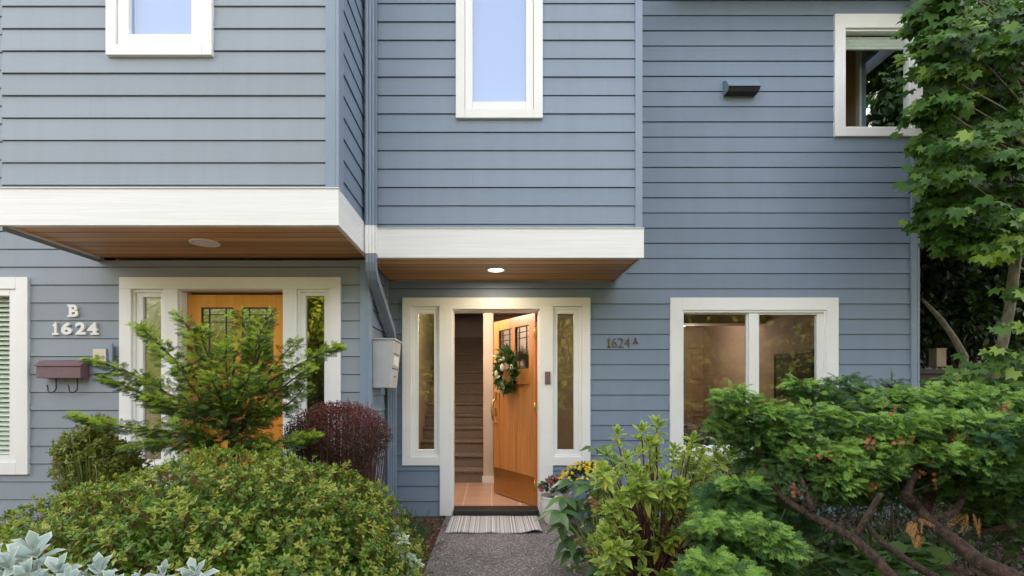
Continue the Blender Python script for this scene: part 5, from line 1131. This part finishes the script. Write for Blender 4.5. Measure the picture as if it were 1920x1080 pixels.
# ---- bark chips and fallen leaves on the bed
fo = Fol(); k = 5200; pos = np.stack([rng.uniform(-1.02, -.47, k), rng.uniform(2.6, 5.1, k), np.full(k, GZ-.022)], 1)
k2 = 7000; pos2 = np.stack([rng.uniform(.98, 4.2, k2), rng.uniform(2.2, 4.9, k2), np.full(k2, GZ-.022)], 1); pos3 = np.stack([rng.uniform(-.46, .9, 70), rng.uniform(3.3, 5.0, 70)**1.0, np.full(70, GZ+.002)], 1); pos3[:, 0] = np.where(rng.random(70) < .6, -.46+rng.exponential(.06, 70), pos3[:, 0]); pos = np.concatenate([pos, pos2, pos3]); k = len(pos); pos[:, 2] += rng.uniform(0, .012, k)
fo.add(OV, pos, rnd(k)*np.array([1, 1, .15]), rnd(k, .35)+np.array([0, 0, 1]), rng.uniform(.012, .035, k), rng.uniform(.006, .016, k), 0)
tag(fo.build('bark_chips', mat_leaf('bark_chip', [(.05, .022, .015), (.13, .06, .04), (.20, .10, .065), (.30, .20, .13)], .85, .0, .2)), 'reddish brown bark chips and fallen leaves strewn over the beds', 'mulch', kind='stuff')

# ---- vine maple
M_map = mat_leaf('maple_leaf', [(.032, .082, .016), (.055, .13, .022), (.10, .19, .03)], .5, .25, .3)
M_maps = mat_leaf('maple_sunlit_young_leaf', [(.14, .24, .03), (.20, .32, .04), (.24, .34, .05)], .42, .35, .45)
vm = thing('maple_tree', 'vine maple with layered drooping leaves along the right edge of the house', 'tree', (XP(1850, 4.4)-.1, 4.4, GZ))
tr = MB()
tr.tube([Vector((XP(1838, 4.4), 4.4, GZ)), W(1848, 745, 4.4), W(1862, 700, 4.4), W(1880, 640, 4.4), W(1893, 580, 4.4), W(1900, 520, 4.4), W(1908, 460, 4.4), W(1925, 380, 4.4), W(1945, 250, 4.5), W(1950, 100, 4.6), W(1940, -100, 4.7), W(1930, -300, 4.8)], [.05, .043, .042, .040, .038, .037, .036, .034, .03, .027, .022, .015], 12, wob=.06)
tr.tube([W(1810, 800, 5.2), W(1806, 690, 5.2), W(1808, 668, 5.2), W(1790, 635, 5.2), W(1765, 600, 5.2), W(1745, 578, 5.2), W(1728, 560, 5.2)], [.04, .036, .034, .028, .024, .018, .012], 8, wob=.08)
brs = []
rr = random.Random(21)
tiers = [(1700, 20), (1712, 75), (1705, 130), (1698, 215), (1705, 265), (1730, 300), (1735, 350), (1725, 400), (1745, 430), (1760, 20), (1790, 70), (1830, 40), (1880, 20), (1770, 130), (1820, 120), (1870, 95), (1915, 60), (1760, 190), (1800, 200), (1850, 175), (1900, 150), (1765, 250), (1810, 265), (1860, 240), (1905, 215), (1770, 315), (1820, 325), (1870, 300), (1915, 290), (1765, 375), (1815, 390), (1865, 365), (1915, 350), (1775, 440), (1825, 440), (1870, 420), (1915, 415), (1740, 330), (1720, 250), (1735, 180), (1740, 100), (1735, 50), (1935, 120), (1940, 250), (1940, 380), (1690, 45), (1950, 30), (1850, -20), (1780, -30), (1740, -20)]
fo = Fol()
def maple_tier(fo, px, py, Y, n, spread, droop=.25, L=(.10, .15), young=.05, below=True):
    c_ = np.array(W(px, py, Y)); k = n; off = np.stack([rng.normal(size=k)*spread, rng.normal(size=k)*spread*.8, rng.normal(size=k)*spread*.22], 1)
    off[:, 2] -= np.abs(off[:, 0])*droop + (off[:, 1] < 0)*np.abs(off[:, 1])*droop; pos = c_ + off
    d = np.stack([off[:, 0]*1.5-.35, off[:, 1]-.75*np.ones(k)*spread*3, np.full(k, -.55)], 1); d = unit(d) + rnd(k, .32); nr = np.array([-.15, -.75, 1.0]) + rnd(k, .38)
    Ls = rng.uniform(L[0]*.7, L[1], k)*.66; y_ = rng.random(k) < young
    fo.add(MAP, pos[~y_], d[~y_], nr[~y_], Ls[~y_], Ls[~y_], 0); fo.add(MAP, pos[y_], d[y_], nr[y_], Ls[y_], Ls[y_], 1)
    return c_
for (px, py) in tiers:
    if px < 1750: px += 34
    Y = 4.4 + rr.uniform(-.5, .35) if px > 1745 else 4.45 + rr.uniform(-.35, .15)
    c_ = maple_tier(fo, px, py, Y, 95 if px > 1745 else 48, .16 if px > 1780 else .075)
    zt_ = c_[2]-.25; s0 = Vector((XP(1925, 4.45), 4.45, min(max(zt_, 1.9), 6))); tr.tube(spline(s0, Vector(tuple(c_)), 6, -.04, .03, px+py), [.012, .010, .008, .007, .006, .004, .003], 5)
for i in range(90):      # the crown beyond the frame and farther back
    px = rr.uniform(1760, 2300); py = rr.uniform(-420, 420); maple_tier(fo, px, py, rr.uniform(4.7, 5.8), 22, .2)
for i in range(150): maple_tier(fo, rr.uniform(1758, 2060), rr.uniform(-60, 450), rr.uniform(5.2, 6.2), 42, .22)
for (px, py) in ((1880, 455), (1905, 470), (1860, 475), (1910, 440)): maple_tier(fo, px, py, 4.0, 8, .07, young=.85)  # sunlight through the crown put into the paler colour of these leaves
for (px, py) in ((1820, 690), (1850, 680), (1880, 672), (1835, 715), (1800, 705), (1870, 715), (1905, 690), (1900, 725), (1815, 735), (1915, 660), (1885, 610), (1912, 545), (1865, 655), (1790, 725)): maple_tier(fo, px, py, 4.05, 11, .07, .15, (.10, .14), .12)
fo.build('crown', [M_map, M_maps], vm); tr.build('trunk', M_bark2, vm)

# ---- background behind the maple
def leafy_tree(name, label, cat, base, h, crown, n, mat, L=.12, trunk_r=.12, group=None, tpl=OV, wr=.6):
    t = thing(name, label, cat, base, group); tr = MB(); b0 = Vector(base); rr2 = random.Random(int(abs(base[0])*100)+7)
    tr.tube([b0, b0+Vector((.05, 0, h*.3)), b0+Vector((-.08, .05, h*.6)), b0+Vector((.05, 0, h*.9))], [trunk_r, trunk_r*.8, trunk_r*.5, trunk_r*.15], 10, wob=.08)
    fo = Fol(); lumps = []
    for i in range(crown[4]):
        u = unit(rnd(1))[0]; lumps.append((np.array([b0.x+u[0]*crown[0]*.8, b0.y+u[1]*crown[1]*.8, crown[2]+u[2]*crown[3]*.85]), rr2.uniform(.28, .5)*crown[0]))
    for c_, r_ in lumps:
        k = n//crown[4]; u = unit(rnd(k)); pos = c_ + u*r_*rng.uniform(.45, 1.05, (k, 1))*np.array([1, 1, .7]); fo.add(tpl, pos, u+rnd(k, .6)-np.array([0, 0, .3]), u*.5+rnd(k, .5)+np.array([0, 0, .8]), L*rng.uniform(.7, 1.2, k), L*wr*rng.uniform(.7, 1.2, k), 0)
        s0 = b0+Vector((0, 0, min(max(c_[2]-b0.z-.8, h*.25), h*.85))); tr.tube([s0, s0.lerp(Vector(tuple(c_)), .6)+Vector((0, 0, -.1)), Vector(tuple(c_))], [trunk_r*.35, trunk_r*.2, .01], 6)
    fo.build('crown', mat, t); tr.build('trunk', M_bark, t); return t
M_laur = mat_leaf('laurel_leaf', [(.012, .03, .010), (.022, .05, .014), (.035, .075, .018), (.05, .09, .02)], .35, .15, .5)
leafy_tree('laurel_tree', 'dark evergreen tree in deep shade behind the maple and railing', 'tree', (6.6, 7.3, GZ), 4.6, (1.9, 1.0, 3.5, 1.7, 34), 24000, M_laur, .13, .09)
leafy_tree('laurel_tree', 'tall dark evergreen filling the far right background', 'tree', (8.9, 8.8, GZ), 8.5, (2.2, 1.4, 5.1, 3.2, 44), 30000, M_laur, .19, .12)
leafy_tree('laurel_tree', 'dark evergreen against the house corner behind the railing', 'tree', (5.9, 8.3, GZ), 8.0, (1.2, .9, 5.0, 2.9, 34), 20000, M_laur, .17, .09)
# railing fence
fn = thing('railing_fence', 'dark stained slatted wooden railing beyond the right corner of the house', 'fence', (6, 6.2, GZ))
mb = MB(); zr = ZP(692, 6.2)
mb.box(4.4, 9, 6.15, 6.24, zr-.06, zr); mb.box(4.4, 9, 6.16, 6.22, .2, .27); mb.box(4.4, 9, 6.175, 6.20, zr-.16, zr-.061); mb.build('rail', M_dark, fn, .004)
mb = MB(); x = 4.45
while x < 9: mb.box(x, x+.055, 6.177, 6.202, .27, zr-.16); x += .085
mb.build('slats', M_dark, fn)
for x in (4.42, 6.1, 7.8): mb = MB(); mb.box(x, x+.09, 6.141, 6.249, GZ-.03, zr+.002 if x > 5 else zr+.08); mb.build('post', M_dark, fn, .004)
# tan post box on the fence
pb = thing('wooden_post', 'pale tan square wooden post standing behind the dark railing', 'post', (W(1759, 675, 6.6).x, 6.6, GZ))
x0, x1 = XP(1750, 6.6), XP(1768, 6.6); z1 = ZP(655, 6.6)
mb = MB(); mb.box(x0, x1, 6.55, 6.67, ZP(688, 6.6), z1); mb.box(x0-.006, x1+.006, 6.544, 6.676, z1, z1+.012); mb.build('cap_block', M_post, pb, .003)
mb = MB(); mb.box(x0+.02, x0+.045, 6.58, 6.64, GZ, ZP(688, 6.6)); mb.box(x1-.035, x1-.01, 6.58, 6.64, GZ, ZP(688, 6.6)); mb.build('support', M_post, pb)
# neighbouring house
nb = thing('neighbour_house', 'lavender-grey clapboard neighbouring house glimpsed behind the maple', 'house', (11, 12, GZ))
mb = MB(); Yn = 10.5; z = GZ
while z < 3.9: mb.prism([(5.2, Yn-.03, z), (5.2, Yn, z+.18), (5.2, Yn+.08, z+.18), (5.2, Yn+.08, z)], (12, 0, 0)); z += .18
mb.box(5.2, 17.2, Yn+.08, 17, GZ, 3.9); mb.build('wall', M_lav, nb)
mb = MB(); mb.prism([(5, Yn-.5, 3.9), (5, 17.3, 3.9), (5, 13.9, 5.6)], (12.6, 0, 0)); mb.build('roof', M_roof, nb)
mb = MB(); mb.ring(13.0, 14.2, 1.2, 2.6, .1, .1, .1, .1, Yn-.07, Yn-.031); nw = mb.build('window', M_white, nb); pane(13.1, 14.1, 1.3, 2.5, Yn-.05, M_glassdark, nw)
# deck boards strip low behind cypress
mb = MB(); 

# ---- sunlit trees across the road, seen in the window glass
M_yt = mat_leaf('sunny_leaf', [(.16, .24, .03), (.24, .32, .04), (.36, .40, .05), (.42, .34, .04)], .5, .35)
for i, (x, y, h, lab) in enumerate([(-7.5, -10.5, 6.2, 'sunlit yellow-green tree across the road, mirrored in the left sidelight'), (-3.0, -11.5, 6.6, 'sunlit tree across the road mirrored in the orange door glass'), (2.2, -11.5, 6.2, 'sunlit tree across the road mirrored in the right sidelight'), (7.5, -11.0, 6.5, 'sunlit tree across the road mirrored in the large right window'), (-12.5, -11.0, 6.4, 'sunlit tree across the road mirrored in the far left window')]):
    leafy_tree('street_tree', lab, 'tree', (x, y, GZ), h, (3.6, 2.4, 3.3, 3.3, 40), 16000, M_yt, .3, .16, 'sunlit trees across the road')

leafy_tree('tall_tree', 'tall dark tree across the road mirrored in the upper corner window', 'tree', (15.5, -10, GZ), 17, (5.5, 3.5, 10.5, 6.5, 60), 26000, M_laur, .6, .35)
leafy_tree('street_tree', 'sunlit tree across the road mirrored in the right end of the large window', 'tree', (13, -11.5, GZ), 7, (4, 2.4, 3.8, 3.6, 40), 16000, M_yt, .3, .16, 'sunlit trees across the road')
M_ridge = mat_noise('added_ridge_green', (.035, .06, .02), (.09, .13, .035), (.4, .4, .4), .9, 1, bdist=.5)  # unseen ridge added to keep bright sky out of the window glass
mb = MB(); n_ = 60
for i in range(n_):
    a0, a1 = [-130+260*q/n_ for q in (i, i+1)]; h0, h1 = [13+2.5*math.sin(q*.9)+1.5*math.sin(q*2.3+1) for q in (i, i+1)]
    mb.prism([(a0, -45, -1), (a0, -62, h0), (a0, -110, -1)], (0, 0, 0)) if False else None
    mb.quad((a0, -40, -.5), (a1, -40, -.5), (a1, -58, h1), (a0, -58, h0)); mb.quad((a0, -58, h0), (a1, -58, h1), (a1, -120, -.5), (a0, -120, -.5))
tag(mb.build('added_ridge', M_ridge), kind='structure')
# ---- wreath on the open door
wr = thing('wreath', 'magnolia leaf wreath with cream buds hanging on the open wooden door', 'wreath', (0, 0, 0))
ca, sa = math.cos(-R(60.5)), math.sin(-R(60.5))
def dloc(x, y, z): return Vector((HX + ca*x - sa*y, HY + sa*x + ca*y, z+.012))
wc = dloc(-.855/2-.02, -.05, 1.415); wr.location = wc
ux = Vector((ca, sa, 0)); uy = Vector((-sa, ca, 0))       # along the door, into the door
fo = Fol(); k = 230; a = rng.uniform(0, 6.283, k); R0 = .145
U = np.array(tuple(ux)); V_ = np.array([0, 0, 1.]); Nn = -np.array(tuple(uy))
rad = U[None]*np.cos(a)[:, None] + V_[None]*np.sin(a)[:, None]*1.2; tan = -U[None]*np.sin(a)[:, None] + V_[None]*np.cos(a)[:, None]
pos = np.array(tuple(wc)) + rad*(R0*rng.uniform(.6, 1.2, (k, 1))) + Nn*rng.uniform(-.01, .05, (k, 1))
fo.add(LONG, pos, rad*.7+tan*.8+Nn*.45+rnd(k, .4), Nn + rnd(k, .5), rng.uniform(.08, .13, k), rng.uniform(.04, .055, k), 0)
fo.build('leaves', mat_leaf('magnolia_leaf', [(.018, .06, .012), (.03, .09, .02), (.05, .12, .025), (.10, .11, .03)], .25, .1, .6), wr, True)
for (a_, rr0, s_) in ((.15, 1.2, .8), (1.5, .8, .7), (3.3, 1.05, .95), (4.3, 1.35, .8), (2.2, .25, 1.1)):
    c_ = wc + (ux*math.cos(a_) + Vector((0, 0, 1.2))*math.sin(a_))*R0*rr0 - uy*.065; mb = MB()
    pr = [(.002, -.04), (.016, -.028), (.023, -.008), (.020, .015), (.010, .032), (.001, .040)]; mb.lathe(c_, [(r*s_, h*s_) for r, h in pr], 12)
    mb.build('bud', mat_noise('cream_bud', (.70, .62, .46), (.82, .76, .62), (40, 40, 40), .6) if 'cream_bud' not in MATS else MATS['cream_bud'], wr)
